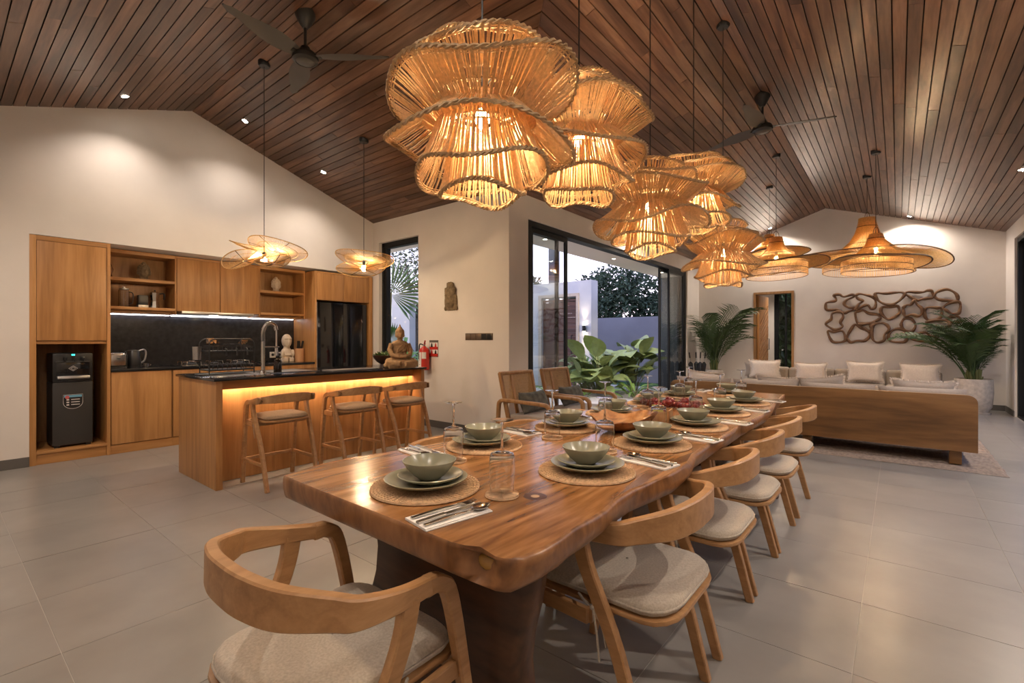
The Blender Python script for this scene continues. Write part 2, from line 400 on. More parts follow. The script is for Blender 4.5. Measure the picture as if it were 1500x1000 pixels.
# baseboards
bh, bt = .095, .012
struct('baseboard_left', MB().box(XK, YS, 0, XK+bt, NY0, bh), BASEB)
m = MB().box(wx1+.02, YW-bt, 0, XC+bt, YW, bh); m.box(XC, YW, 0, XC+bt, dy0, bh)
struct('baseboard_kitchen', m, BASEB)
m = MB().box(XC+bt, YL-bt, 0, ox0-.07, YL, bh); m.box(ox1+.07, YL-bt, 0, XR, YL, bh); m.box(XC, dy1, 0, XC+bt, YL, bh)
struct('baseboard_back', m, BASEB)
m = MB().box(XR-bt, YS, 0, XR, gy0, bh); m.box(XR-bt, gy1, 0, XR, YL, bh)
struct('baseboard_right', m, BASEB)
struct('baseboard_front', MB().box(XK, YS, 0, XR, YS+bt, bh), BASEB)
# ------------------------------------------------------------------ kitchen window
fd0, fd1 = YW+.06, YW+.16
m = MB().box(wx0, fd0, wz0, wx0+.055, fd1, wz1); m.box(wx1-.03, fd0, wz0, wx1, fd1, wz1); m.box(wx0, fd0, wz1-.055, wx1, fd1, wz1); m.box(wx0, fd0, wz0, wx1, fd1, wz0+.06)
w1 = struct('window_1', m, FRAMEM)
m = MB().box(wx0+.055, fd0+.01, wz0+.06, wx0+.10, fd1-.01, wz1-.055); m.box(wx1-.06, fd0+.01, wz0+.06, wx1-.03, fd1-.01, wz1-.055); m.box(wx0+.1, fd0+.01, wz1-.085, wx1-.06, fd1-.01, wz1-.055)
obj('sash', m, FRAMEM, w1); obj('pane', MB().box(wx0+.1, fd0+.045, wz0+.06, wx1-.06, fd0+.051, wz1-.085), PANE, w1)
# ------------------------------------------------------------------ courtyard sliding door
X0, X1 = XC-.17, XC-.03
m = MB().box(X0, dy0, dz1-.07, X1, dy1, dz1); m.box(X0, dy0+.045, 0, X1, dy0+.12, dz1-.07); m.box(X0, dy1-.10, 0, X1, dy1, dz1-.07); m.box(X0, dy0, 0, X1, dy1, .02)
d1 = struct('door_1', m, FRAMEM)
def panel(y0, y1, xo, zt=dz1-.07):
    f = MB(); a = .055; f.box(xo, y0, .02, xo+.035, y0+a, zt); f.box(xo, y1-a, .02, xo+.035, y1, zt); f.box(xo, y0+a, zt-.06, xo+.035, y1-a, zt); f.box(xo, y0+a, .02, xo+.035, y1-a, .10)
    p = obj('sliding_panel', f, FRAMEM, d1)
    obj('pane', MB().box(xo+.014, y0+a, .1, xo+.02, y1-a, zt-.06), PANE, p)
panel(5.02, 5.80, X0+.005); panel(5.06, 5.97, X0+.05); panel(9.58, 10.76, X0+.005); panel(9.86, 10.76, X0+.095)
# ------------------------------------------------------------------ right-hand glass doors
m = MB().box(XR+.03, gy0, gz1-.07, XR+.16, gy1, gz1); m.box(XR+.03, gy0, 0, XR+.16, gy0+.07, gz1-.07); m.box(XR+.03, gy1-.07, 0, XR+.16, gy1, gz1-.07); m.box(XR+.03, gy0, 0, XR+.16, gy1, .03)
d3 = struct('door_3', m, FRAMEM)
for k in range(4):
    y0 = gy0+.07+k*(gy1-gy0-.14)/4; y1 = y0+(gy1-gy0-.14)/4; xo = XR+.05+.045*(k % 2); f = MB(); a = .05
    f.box(xo, y0, .03, xo+.035, y0+a, gz1-.07); f.box(xo, y1-a, .03, xo+.035, y1, gz1-.07); f.box(xo, y0+a, gz1-.13, xo+.035, y1-a, gz1-.07); f.box(xo, y0+a, .03, xo+.035, y1-a, .1)
    p = obj('sliding_panel', f, FRAMEM, d3); obj('pane', MB().box(xo+.014, y0+a, .1, xo+.02, y1-a, gz1-.13), PANE, p)
# ------------------------------------------------------------------ door to the back room: teak frame, leaf standing open, room beyond
m = MB().box(ox0, YL-.02, 0, ox0+.045, YL+.2, oz); m.box(ox1-.045, YL-.02, 0, ox1, YL+.2, oz); m.box(ox0+.045, YL-.02, oz-.045, ox1-.045, YL+.2, oz)
d2 = struct('door_2', m, TEAK['z'])
lf = obj('door_leaf', MB().box(-.02, 0, .01, .02, .68, oz-.06), OAK['z'], d2, bevel=.003); lf.location = (ox0+.075, YL+.06, 0); lf.rotation_euler = (0, 0, radians(-5))
sl = MB()
for k in range(14):
    z = .15+k*.11
    sl.sweep([(.024, .06, z), (.024, .62, z+.42)], .022, .012, (1, 0, 0))
obj('carved_slat', sl, TEAK['z'], lf); obj('handle', MB().tube([(.02, .6, 1.0), (.06, .6, 1.0), (.06, .6, 1.25), (.02, .6, 1.25)], .008), BLACKM, lf)
m = MB().box(-3.2, YL+.2, -.12, -.9, 14.2, 0); struct('floor', m, TILE)
struct('ceiling', MB().box(-3.4, YL+.2, 2.6, -.7, 14.4, 2.7), OUTWALL)
m = MB().box(-3.4, YL+.2, 0, -3.2, 14.2, 2.6); m.box(-.9, YL+.2, 0, -.7, 14.2, 2.6); m.box(-3.2, 14.0, 0, -2.52, 14.2, 2.6); m.box(-1.5, 14.0, 0, -.9, 14.2, 2.6)
struct('wall_bedroom', m, PLASTER)
m = MB().box(-2.52, 14.05, 0, -2.43, 14.15, 2.6); m.box(-1.56, 14.05, 0, -1.5, 14.15, 2.6); m.box(-2.28, 14.05, 0, -2.24, 14.15, 2.6); m.box(-2.43, 14.05, 2.5, -1.56, 14.15, 2.6); m.box(-2.43, 14.05, 0, -1.56, 14.15, .08)
w2_ = struct('window_2', m, FRAMEM); obj('pane', MB().box(-2.43, 14.09, .08, -1.56, 14.1, 2.5), PANE, w2_)

# ------------------------------------------------------------------ outdoors
lawn = MB().box(-14, YW+.2, -.25, XC-.2, 22, -.06); lawn.box(XR+.2, -4, -.25, 7, 22, -.06); lawn.box(XC-.2, 14.3, -.25, XR+.2, 22, -.06)
go = obj('lawn', lawn, GRASS, kind='structure')
struct('terrace', MB().box(-4.15, YW+.2, -.06, XC-.2, 12.6, -.015), GROUT)
m = MB().prism([(-10.5, YW+.2), (-10.5, 5.62), (-4.75, 5.24), (-4.75, 12.6), (XC-.2, 12.6), (XC-.2, YW+.2)], 2.82, 2.98)
struct('soffit', m, plain('soffit_white', (.70, .64, .57), .85))
# gate wall
GY = 10.85
m = MB().box(-9.6, GY, -.06, -7.83, GY+.34, 2.78); m.box(-6.52, GY, -.06, -6.16, GY+.34, 2.78); m.box(-7.83, GY, 2.38, -6.52, GY+.34, 2.78)
struct('wall_gate', m, OUTWALL)
m = MB().box(-12, 13.6, -.06, -3.7, 13.8, 1.92); struct('wall_garden', m, plain('grey_render', (.30, .29, .32), .9, noise=.1, nscale=1.5))
struct('wall_sky_blocker', MB().box(4.9, -3, -.06, 5.1, 20, 3.4), plain('blocker_dark', (.10, .10, .10), .9, noise=.1, nscale=2))  # dark wall added outside to cut sky light through the right glass
m = MB().box(-7.83, GY-.03, 2.38, -6.52, GY+.02, 2.46); m.box(-7.83, GY-.03, -.06, -7.72, GY+.02, 2.38); m.box(-6.60, GY-.03, -.06, -6.52, GY+.02, 2.38)
struct('trim_1', m, PALEST)
gate = thing('entrance_gate', 'dark red slatted timber entrance gate set in white outer wall', 'gate', (-7.16, GY+.08, -.06))
GW = wood('gate_timber', (.05, .02, .014), (.09, .035, .022), (.13, .055, .035), 'x', 8, 10, .6, .05, .15)
obj('gate_frame', MB().box(-.56, -.03, 0, -.50, .03, 2.38).box(.50, -.03, 0, .56, .03, 2.38).box(-.5, -.03, 2.32, .5, .03, 2.38).box(-.2, -.03, 0, -.15, .03, 2.32), GW, gate)
for k in range(22): obj('slat', MB().box(-.5, -.012, .02+k*.104, .5, .012, .121+k*.104), GW, gate)
obj('pull_handle', MB().tube([(.40, -.03, .9), (.40, -.09, .9), (.40, -.09, 1.4), (.40, -.03, 1.4)], .014), BLACKM, gate)
LAMPW = emis('lamp_face', (1, .82, .55), 30)
def walllight(x, lab):
    t = thing('wall_light', lab, 'light', (x, GY, 1.52), group='outdoor up and down wall lights')
    obj('body', MB().lathe([(0, -.075), (.045, -.075), (.045, .075), (0, .075)], 20, (0, -.07, 0)).box(-.03, -.07, -.03, .03, 0, .03), BLACKM, t)
    for z in (.0755, -.0775): obj('lens', MB().lathe([(0, z), (.036, z), (.036, z+.002), (0, z+.002)], 16, (0, -.07, 0)), LAMPW, t)
    for sg in (1, -1):
        l = bpy.data.lights.new('wall_light_beam', 'SPOT'); l.energy = 26; l.color = (1, .80, .52); l.spot_size = radians(80); l.spot_blend = .8; l.shadow_soft_size = .03
        o = bpy.data.objects.new('wall_light_beam', l); C.objects.link(o); o.parent = t; o.location = (0, -.075, .085*sg)
        o.rotation_euler = (radians(-14) if sg < 0 else pi+radians(14), 0, 0)
walllight(-6.34, 'black up and down wall light right of the entrance gate')
walllight(-8.22, 'black up and down wall light left of the entrance gate')
t = thing('utility_pole', 'grey utility pole rising behind the entrance gate wall', 'pole', (-11.46, 17, -.1))
obj('shaft', MB().box(-.17, -.17, 0, .17, .17, 7.6), plain('pole_grey', (.10, .12, .16), .8), t)
for z in (5.6, 6.6): obj('step_bolt', MB().box(-.03, -.2, z, .03, -.17, z+.06), STEELD, t)
obj('cable', MB().tube(bez([(0, 0, 7.4), (6, 1, 6.0), (14, 2, 5.3)], 8), .02, 5), BLACKM, t)
t = thing('porch_column', 'dark grey narrow porch pillar beyond right end of glass doors', 'pillar', (-4.55, 12.1, -.06))
obj('shaft', MB().box(-.22, -.15, 0, .22, .15, 2.88), plain('pillar_grey', (.06, .065, .07), .7), t, bevel=.01)

def leafcloud(n, fn, size, wid=.42, fold=.15, rng=random):
    m = MB()
    for _ in range(n):
        p = Vector(fn()); d = Vector((rng.gauss(0,1), rng.gauss(0,1), rng.gauss(.1,.8))).normalized(); s_ = size*rng.uniform(.6, 1.3)
        u = d.orthogonal().normalized(); u.rotate(Matrix.Rotation(rng.uniform(0, 6.28), 3, d)); q = d.cross(u)
        a = p; c = p+d*s_; mid = p+d*s_*.45
        m.add([a, mid+u*s_*wid*.5+q*s_*fold, c, mid-u*s_*wid*.5+q*s_*fold], [(0, 1, 2), (0, 2, 3)])
    return m
def tree(x, y, h, blobs, n, lab, size=.16, mat=LEAFT, name='garden_tree'):
    t = thing(name, lab, 'tree', (x, y, -.1), group=None)
    tr = MB(); tr.tube(bez([(0, 0, 0), (.08, .03, h*.35), (-.05, 0, h*.55)], 5), [.13]*6+[.09]*5, 7)
    for (bx, by, bz, r) in blobs: tr.tube([(-.02, 0, h*.45), (bx*.6, by*.6, bz*.8), (bx, by, bz)], [.06, .035, .012], 5)
    obj('trunk', tr, TRUNK, t)
    def f():
        bx, by, bz, r = random.choice(blobs)
        v = Vector((random.gauss(0,1), random.gauss(0,1), random.gauss(0,1))).normalized()*r*random.uniform(.25, 1)**.5
        return (bx+v.x, by+v.y, bz+v.z*.8)
    obj('foliage', leafcloud(n, f, size), mat, t, kind='stuff')
tree(-8.0, 16.5, 3.4, [(-1.9,0,2.9,.75),(-1.1,.2,3.3,.9),(-.2,0,3.4,1.05),(.6,0,3.1,.95),(.0,-.2,2.4,1.0),(-1.0,0,2.3,.9),(1.1,.2,2.4,.8)], 6500, 'dense frangipani tree rising above the grey garden wall', .2)
tree(-6.0, 17.5, 3.2, [(-.8,0,2.6,.6),(.0,0,3.0,.6),(.7,0,2.7,.65),(.3,0,2.2,.6),(1.2,0,2.2,.5)], 1500, 'sparse open tree at the right above the grey garden wall', .17)
tree(-12.4, 15.0, 3.6, [(-.8,0,3.4,.7),(.2,0,3.7,.8),(1.0,0,3.3,.7),(.2,0,2.8,.9)], 2200, 'thin leafy tree behind the entrance gate wall', .2)
tree(-12.6, 10.4, 3.6, [(-.8,0,3.1,.8),(.2,0,3.6,.9),(1.2,0,3.3,.9),(.2,0,2.6,.8),(-.2,-.3,4.1,.8),(1.6,.3,4.1,.7),(2.4,.3,3.4,.7)], 3200, 'dark branching tree seen through the kitchen window', .13)
t = thing('downlight', 'unseen fill light added in the back room beyond the open door', 'light', (-2.0, 12.9, 2.6), 0, None)  # unseen lamp added to brighten the door leaf and back room wall
obj('trim_ring', MB().lathe([(.032, -.002), (.045, -.002), (.046, -.006), (.034, -.006)], 24), BLACKM, t); obj('lens', MB().lathe([(0, -.003), (.032, -.003), (.032, -.0015), (0, -.0015)], 20), emis('fill_lens', (1, .85, .65), 30), t)
s_ = spot(0, 0, -.03, 45, 150); s_.parent = t
for k, (px_, py_) in enumerate(((-4.35, 8.55), (-4.35, 11.0), (-4.35, 6.2))):
    t = thing('downlight', 'porch soffit downlight outside the glass doors, '+['middle', 'far end', 'near end'][k], 'light', (px_, py_, 2.82), 0, 'porch soffit downlights')
    obj('trim_ring', MB().lathe([(.032, -.002), (.045, -.002), (.046, -.006), (.034, -.006)], 24), WHITEP, t); obj('lens', MB().lathe([(0, -.003), (.032, -.003), (.032, -.0015), (0, -.0015)], 20), emis('porch_lens_'+'abc'[k], (1, .85, .65), 30), t)
    s_ = spot(0, 0, -.03, 45, 140); s_.parent = t
hb = thing('hedge', 'added dark green hedge blocking sky light at right hand glass doors', 'hedge', (4.2, 8, -.1))  # hedge added so the right hand glass doors stay dark
obj('foliage', leafcloud(6500, lambda: (random.uniform(-.4,.4), random.uniform(-6,6), random.uniform(0,2.6)), .22), LEAF, hb, kind='stuff')
hb = thing('hedge', 'green hedge beyond the back room window', 'hedge', (-2.0, 15.4, -.1))
obj('foliage', leafcloud(7000, lambda: (random.uniform(-1.6,1.4), random.uniform(-.4,.4), random.uniform(0,3.2)), .27), LEAF, hb, kind='stuff')

def blade(L, wd, droop, lift, n=6, fold=.12):
    m = MB(); rows = []
    for i in range(n+1):
        t = i/n; w_ = wd*max(.02, sin(pi*min(1, t*.92+.08))**.75)
        y = L*t*(1-.25*droop*t); z = L*(lift*t-droop*t*t)
        rows.append([Vector((-w_, y, z+fold*w_)), Vector((0, y, z)), Vector((w_, y, z+fold*w_))])
    m.grid(rows); return m
big = obj('leaf', blade(.5, .15, .5, .25), LEAFB)       # template meshes, reused below
slim = obj('leaf', blade(.55, .035, .75, .7), LEAFG)
def bushplant(x, y, lab, src, n, hmin, hmax, sc=(.8, 1.2), spread=.35, seed=1, tilt=(20, 70)):
    r = random.Random(seed); t = thing('foliage_plant', lab, 'plant', (x, y, -.07))
    st = MB()
    for k in range(n):
        a = r.uniform(0, 6.28); rr = spread*r.uniform(.1, 1); h = r.uniform(hmin, hmax)*(1-.35*rr/max(spread, .01)); px, py = rr*cos(a), rr*sin(a)
        if h > .12: st.tube(bez([(px*.15, py*.15, 0), (px*.5, py*.5, h*.6), (px, py, h)], 4), .008, 5)
        inst(src, 'leaf', t, (px, py, h), (radians(r.uniform(*tilt))*r.choice((1, .6)), r.uniform(-.4, .4), a-pi/2+r.uniform(-.4, .4)), r.uniform(*sc))
    if st.v: obj('stem', st, STALK, t)
    return t
bushplant(-5.35, 9.75, 'pale broad leaved calathea clump against the grey garden wall', big, 60, .25, 1.2, (1.0, 1.6), .62, 3, (0, 75))
bushplant(-4.95, 10.75, 'tall broad leaved plant at right end of garden bed', big, 30, .35, 1.25, (1.0, 1.5), .40, 9, (0, 75))
bushplant(-5.9, 10.1, 'variegated shrub beside the entrance gate wall light', slim, 44, .1, .85, (.5, .8), .4, 5, (0, 50))
bushplant(-4.35, 9.5, 'bright green strap leaved plant in front of garden bed', slim, 22, .05, .25, (.8, 1.2), .2, 11, (0, 40))
bushplant(-5.4, 8.6, 'low dark green groundcover plant at garden bed edge', slim, 40, .02, .2, (.5, .8), .6, 21, (0, 30))
bushplant(-7.45, 5.7, 'grassy pale green plant behind the stone statue window', slim, 60, .3, 1.1, (.8, 1.2), .4, 13, (0, 40))
bushplant(-8.9, 7.0, 'second grassy plant outside kitchen window at left', slim, 50, .3, 1.2, (.9, 1.3), .4, 14, (0, 40))
for o in (big, slim): bpy.data.objects.remove(o)
# fan palm outside the kitchen window and the white pillar behind it
t = thing('fan_palm', 'fan palm leaf on tall stem outside the kitchen window', 'palm', (-8.0, 6.0, -.07))
obj('stem', MB().tube(bez([(-.2, .1, 0), (-.15, .05, 1.2), (.08, -.1, 2.25)], 6), .02, 6), STALK, t)
for (c, rz, ry, sc_) in (((.08, -.1, 2.2), .93, .5, .95), ((-.15, .05, 1.3), .6, 1.6, .5)):
    m = MB()
    for k in range(26):
        a = radians(-115+230*k/25); d = Vector((sin(a), 0, cos(a))); s_ = Vector((cos(a), 0, -sin(a)))*.03
        m.add([d*.03, d*.5+s_+Vector((0,.03,0)), d*(.72+.1*cos(a))+Vector((0,-.1,0)), d*.5-s_+Vector((0,.03,0))], [(0,1,2),(0,2,3)])
    f = obj('leaf', m, LEAFP, t); f.location = c; f.rotation_euler = (.2, ry, rz); f.scale = (sc_,)*3
struct('wall_outbuilding', MB().box(-10.7, 8.0, -.06, -9.95, 8.2, 2.45).box(-9.95, 8.0, 2.17, -8.2, 8.2, 2.45).box(-14, 8.3, -.06, -10.7, 8.45, 1.9), OUTWALL)
# ------------------------------------------------------------------ kitchen run along the left wall
XB = XK-.62
t = thing('tall_cabinet', 'tall teak cabinet with open niche holding the water dispenser', 'cabinet', (XK, .936, 0))
def bx(name, x0, y0, z0, x1, y1, z1, mat, par, bevel=.002, **k):   # box in world numbers under a thing at its location
    l = par.location; p = par.parent
    while p: l = l + p.location; p = p.parent
    return obj(name, MB().box(x0-l.x, y0-l.y, z0-l.z, x1-l.x, y1-l.y, z1-l.z), mat, par, bevel=bevel, **k)
y0, y1 = NY0, 1.241
bx('side_panel', XB, y0, 0, XK, y0+.048, 2.241, OAK['z'], t); bx('side_panel', XB, y1-.03, 0, XK, y1, 2.241, OAK['z'], t)
bx('top_rail', XB, y0+.048, 2.195, XK, y1-.03, 2.241, OAK['y'], t); bx('door', XK-.022, y0+.051, 1.215, XK-.002, y1-.033, 2.192, OAK['z'], t)
bx('shelf', XB, y0+.048, 1.18, XK-.024, y1-.03, 1.212, OAK['y'], t); bx('back_panel', XB, y0+.048, .13, XB+.012, y1-.03, 1.18, TEAK['z'], t)
bx('niche_floor', XB, y0+.048, .105, XK, y1-.03, .13, OAK['y'], t); bx('plinth', XB, y0+.048, 0, XK-.02, y1-.03, .105, OAK['y'], t)
ye = [1.243, 1.80, 2.37, 2.94, 3.517]
BL = ['teak base cabinet next to the tall dispenser cabinet', 'second teak base cabinet below the kitchen worktop, left of the hob', 'third teak base cabinet, below the hob and behind island', 'teak base cabinet beside the refrigerator housing']
for i in range(4):
    t = thing('base_cabinet', BL[i], 'cabinet', (XK, (ye[i]+ye[i+1])/2, 0), group=None)
    bx('carcass', XB, ye[i], .10, XK-.022, ye[i+1], .876, TEAK['z'], t)
    bx('door', XK-.021, ye[i]+.003, .103, XK, ye[i+1]-(.014 if i == 0 else .003), .874, OAK['z'], t); bx('plinth', XB, ye[i], 0, XK-.012, ye[i+1], .098, OAK['y'], t)
tag(obj('worktop', MB().box(XB, 1.243, .878, XK+.012, 3.517, .907), STONEB, bevel=.002), 'black stone worktop on the kitchen base cabinets', 'worktop')
tag(obj('backsplash', MB().box(XB-.005, 1.243, .908, XB+.012, 3.517, 1.53), SPLASH), 'black stone backsplash panel behind the hob', 'backsplash')
U = -6.77
def shelfunit(y0, y1, zs, lab):
    t = thing('open_shelf_unit', lab, 'shelf', (U, (y0+y1)/2, 1.53))
    bx('back_panel', XB, y0, 1.53, XB+.012, y1, 2.235, TEAK['z'], t); bx('side_panel', XB+.012, y0, 1.53, U, y0+.018, 2.235, OAK['z'], t); bx('side_panel', XB+.012, y1-.018, 1.53, U, y1, 2.235, OAK['z'], t)
    bx('top_panel', XB+.012, y0+.018, 2.195, U, y1-.018, 2.235, OAK['y'], t); bx('shelf', XB+.012, y0+.018, zs-.035, U-.003, y1-.018, zs, OAK['y'], t)
    bx('bottom_board', XB+.012, y0+.018, 1.565, U+.012, y1-.018, 1.598, OAK['y'], t); bx('lower_rail', XB+.012, y0+.018, 1.53, U-.06, y1-.018, 1.564, TEAK['y'], t)
shelfunit(1.243, 1.914, 1.925, 'open teak shelf unit holding the moka pot and jug')
shelfunit(2.868, 3.517, 1.905, 'open teak shelf unit left of the refrigerator housing')
for i, (a, b_) in enumerate(((1.916, 2.391), (2.393, 2.866))):
    t = thing('wall_cabinet', ('teak wall cabinet over the hob, beside the moka pot shelf', 'teak wall cabinet over the hob, beside the stone head shelf')[i], 'cabinet', (U, (a+b_)/2, 1.57))
    bx('carcass', XB, a, 1.57, U-.022, b_, 2.235, TEAK['z'], t); bx('door', U-.021, a+.002, 1.572, U, b_-.002, 2.21, OAK['z'], t); bx('top_rail', U-.021, a, 2.213, U-.004, b_, 2.235, OAK['y'], t)
t = thing('range_hood', 'slim steel range hood under the wall cabinets', 'hood', (U, 2.32, 1.53))
bx('body', XB+.012, 1.93, 1.532, U+.13, 2.75, 1.567, STEELD, t, .004); bx('lamp', U-.05, 2.28, 1.528, U+.02, 2.36, 1.5315, emis('hood_lamp', (1, .8, .5), 14), t, 0)
LEDC = emis('led_cool', (.95, .93, 1.0), 12); LEDW = emis('led_warm', (1, .72, .46), 30)
for i, (a, b_) in enumerate(((1.262, 1.92), (1.94, 2.74), (2.76, 3.49))):
    tag(obj('light_strip', MB().box(XB+.03, a, 1.520, XB+.045, b_, 1.5255), LEDC), ('cool white light strip under the moka pot shelf unit', 'cool white light strip behind the range hood', 'cool white light strip under the shelf unit beside refrigerator')[i], 'light strip', 'light strips along the backsplash')
t = thing('refrigerator_housing', 'teak housing with two doors above the black refrigerator', 'cabinet', (XK, 4.0, 0))
bx('side_panel', XB, 3.519, 0, XK, 3.548, 2.215, OAK['z'], t); bx('side_panel', XB, 4.425, 0, XK, 4.485, 2.215, OAK['z'], t); bx('carcass', XB, 3.55, 1.80, XK-.022, 4.423, 2.215, TEAK['z'], t)
bx('door', XK-.021, 3.551, 1.803, XK, 3.984, 2.19, OAK['z'], t); bx('door', XK-.021, 3.988, 1.803, XK, 4.422, 2.19, OAK['z'], t); bx('top_rail', XK-.021, 3.55, 2.193, XK-.002, 4.423, 2.215, OAK['y'], t)
BG = plain('black_fridge_glass', (.008, .008, .009), .06, spec=.6)
t = thing('refrigerator', 'black glossy double door refrigerator in teak housing', 'refrigerator', (XK-.06, 3.985, 0))
bx('body', XB+.02, 3.575, .02, XK-.075, 4.40, 1.775, BLACKP, t, .004); bx('door', XK-.074, 3.577, .05, XK-.03, 3.982, 1.773, BG, t, .006); bx('door', XK-.074, 3.988, .05, XK-.03, 4.398, 1.773, BG, t, .006)
bx('edge_trim', XK-.045, 3.566, .05, XK-.032, 3.576, 1.77, STEELD, t, 0); bx('foot', XK-.3, 3.60, 0, XK-.25, 3.65, .02, BLACKP, t, 0); bx('foot', XK-.3, 4.33, 0, XK-.25, 4.38, .02, BLACKP, t, 0)
# water dispenser
t = thing('water_dispenser', 'black water dispenser standing in the tall cabinet niche', 'water dispenser', (XK-.07, .955, .13))
obj('body', MB().box(-.36, -.155, .02, 0, .155, .66), GREYP, t, bevel=.012)
obj('head', MB().box(-.36, -.155, .66, .004, .155, .955), BLACKP, t, bevel=.015)
obj('recess', MB().box(.004, -.125, .70, .008, .125, .865), BG, t, bevel=.001)
obj('drip_tray', MB().prism([(.004, .69), (.065, .70), (.06, .725), (.004, .725)], -.122, .122, 'y'), STEELD, t, bevel=.002)
obj('spout_shelf', MB().box(.004, -.13, .862, .03, .13, .874), GREYP, t, bevel=.002)
for i in range(3): obj('tap', MB().lathe([(0, .045), (.012, .045), (.016, .03), (.010, .01), (.006, 0), (0, 0)], 12, (.03, -.062+.068*i, .872)), BLACKP, t, smooth=40)
pn = obj('display_panel', MB().box(.004, -.055, .925, .007, .055, .95), GREYP, t); obj('indicator', MB().box(.007, -.012, .932, .009, .012, .944), emis('teal_indicator', (.02, .8, .6), 4), pn)
lg = MB()
for s_ in (1, .55):
    P = [(.0085, .034*s_, 0), (.0085, 0, .026*s_), (.0085, -.034*s_, 0), (.0085, 0, -.026*s_)]
    lg.tube([Vector(p)+Vector((0, 0, .80)) for p in P], .0022, 4, closed=True)
obj('emblem', lg, WHITEP, t)
stk = obj('sticker', MB().prism([(-.072, .53), (.072, .53), (.072, .45)]+[(.072*cos(a), .45+.06*-sin(a)) for a in [pi*k/10 for k in range(1, 10)]]+[(-.072, .45)], .0005, .002, 'x'), BLACKP, t)
obj('band', MB().box(.002, -.068, .505, .0026, .068, .527), plain('sky_blue_print', (.16, .42, .62), .5), stk)
obj('badge', MB().lathe([(0, 0), (.017, 0), (.017, .001), (0, .001)], 20, (.0026, -.045, .507), Matrix.Rotation(pi/2, 3, 'Y')), plain('red_print', (.6, .12, .12), .5), stk)
for k in range(3): obj('printed_line', MB().box(.002, -.015, .478-.026*k, .0026, .052, .486-.026*k), WHITEP, stk); obj('printed_icon', MB().box(.002, -.05, .474-.026*k, .0026, -.03, .488-.026*k), WHITEP, stk)
obj('outline', MB().tube([(.002, -.074, .532), (.002, .074, .532), (.002, .074, .45)]+[(.002, .074*cos(a), .45-.062*sin(a)) for a in [pi*k/10 for k in range(1, 10)]]+[(.002, -.074, .45)], .0018, 4, closed=True), WHITEP, stk)
for sy in (-.12, .12): obj('foot', MB().box(-.05, sy-.02, 0, -.01, sy+.02, .02), BLACKP, t)
# ------------------------------------------------------------------ small things on worktop and shelves
ZW = .907
t = thing('toaster', 'chrome toaster on the worktop beside the tall cabinet', 'toaster', (-6.76, 1.34, ZW))
obj('body', MB().box(-.09, -.075, .015, .09, .075, .17), STEEL, t, bevel=.02, seg=3); obj('slot', MB().box(-.07, -.03, .166, .07, -.01, .1715).box(-.07, .01, .166, .07, .03, .1715), BLACKP, t, kind='stuff'); obj('base', MB().box(-.092, -.077, 0, .092, .077, .016), BLACKP, t, bevel=.003)
obj('lever', MB().box(.09, -.012, .10, .108, .012, .115), BLACKP, t); obj('end_cap', MB().box(-.093, .070, .016, .093, .08, .15), BLACKP, t, bevel=.004)
t = thing('kettle', 'black electric kettle right of the chrome toaster', 'kettle', (-6.80, 1.50, ZW))
obj('body', MB().lathe([(0, .012), (.072, .012), (.075, .03), (.062, .17), (.05, .195), (0, .2)], 24), BLACKP, t, smooth=40); obj('base', MB().lathe([(0, 0), (.076, 0), (.076, .012), (0, .012)], 24), BLACKP, t)
obj('handle', MB().tube(bez([(0, .05, .185), (0, .10, .20), (0, .118, .16), (0, .105, .08), (0, .075, .05)], 5), .010, 8), STEELD, t, smooth=60); obj('spout', MB().prism([(-.045, .15), (-.075, .185), (-.05, .19)], -.015, .015, 'x'), BLACKP, t)
t = thing('espresso_cup', 'small steel cup on worktop right of the kettle', 'cup', (-6.72, 1.60, ZW))
obj('body', MB().lathe([(0, 0), (.022, 0), (.03, .045), (.027, .045), (.02, .004), (0, .004)], 20), STEEL, t, smooth=40); obj('handle', MB().tube(bez([(0, .028, .036), (0, .048, .03), (0, .024, .012)], 5), .004, 6), STEEL, t)
t = thing('gas_hob', 'steel gas hob with pan supports set in kitchen worktop', 'hob', (-6.82, 2.34, ZW))
obj('plate', MB().box(-.22, -.42, 0, .22, .42, .010), STEEL, t, bevel=.003)
for bxx, byy in ((-.1, -.28), (.1, -.28), (0, 0), (-.1, .28), (.1, .28)):
    bu = obj('burner', MB().lathe([(0, .01), (.05, .01), (.05, .022), (.03, .03), (0, .03)], 16, (bxx, byy, 0)), BLACKM, t)
    m = MB()
    for a in range(4):
        d = Vector((cos(a*pi/2+.78), sin(a*pi/2+.78), 0)); c0 = Vector((bxx, byy, 0)); m.tube([c0+d*.03+Vector((0,0,.046)), c0+d*.10+Vector((0,0,.046)), c0+d*.105+Vector((0,0,.01))], .005, 5)
    obj('pan_support', m, STEEL, bu, kind='stuff')
for k in range(5): obj('knob', MB().lathe([(0, .01), (.016, .01), (.014, .03), (0, .03)], 12, (.185, -.16+.08*k, 0)), BLACKP, t)
for i in range(2):
    t = thing('wall_socket', ('left pale socket plate on the backsplash by the statue', 'right pale socket plate on the backsplash by the statue')[i], 'socket', (XB+.012, 3.20+.095*i, 1.005), group=None)
    obj('plate', MB().box(0, -.042, -.042, .01, .042, .042), WHITEP, t, bevel=.003); obj('insert', MB().lathe([(0, 0), (.02, 0), (.02, .002), (0, .002)], 16, (.0085, 0, 0), Matrix.Rotation(pi/2, 3, 'Y')), BLACKP, t)
t = thing('stone_figure', 'pale carved figure with big head beside the knife holder', 'statue', (-6.86, 3.29, ZW))
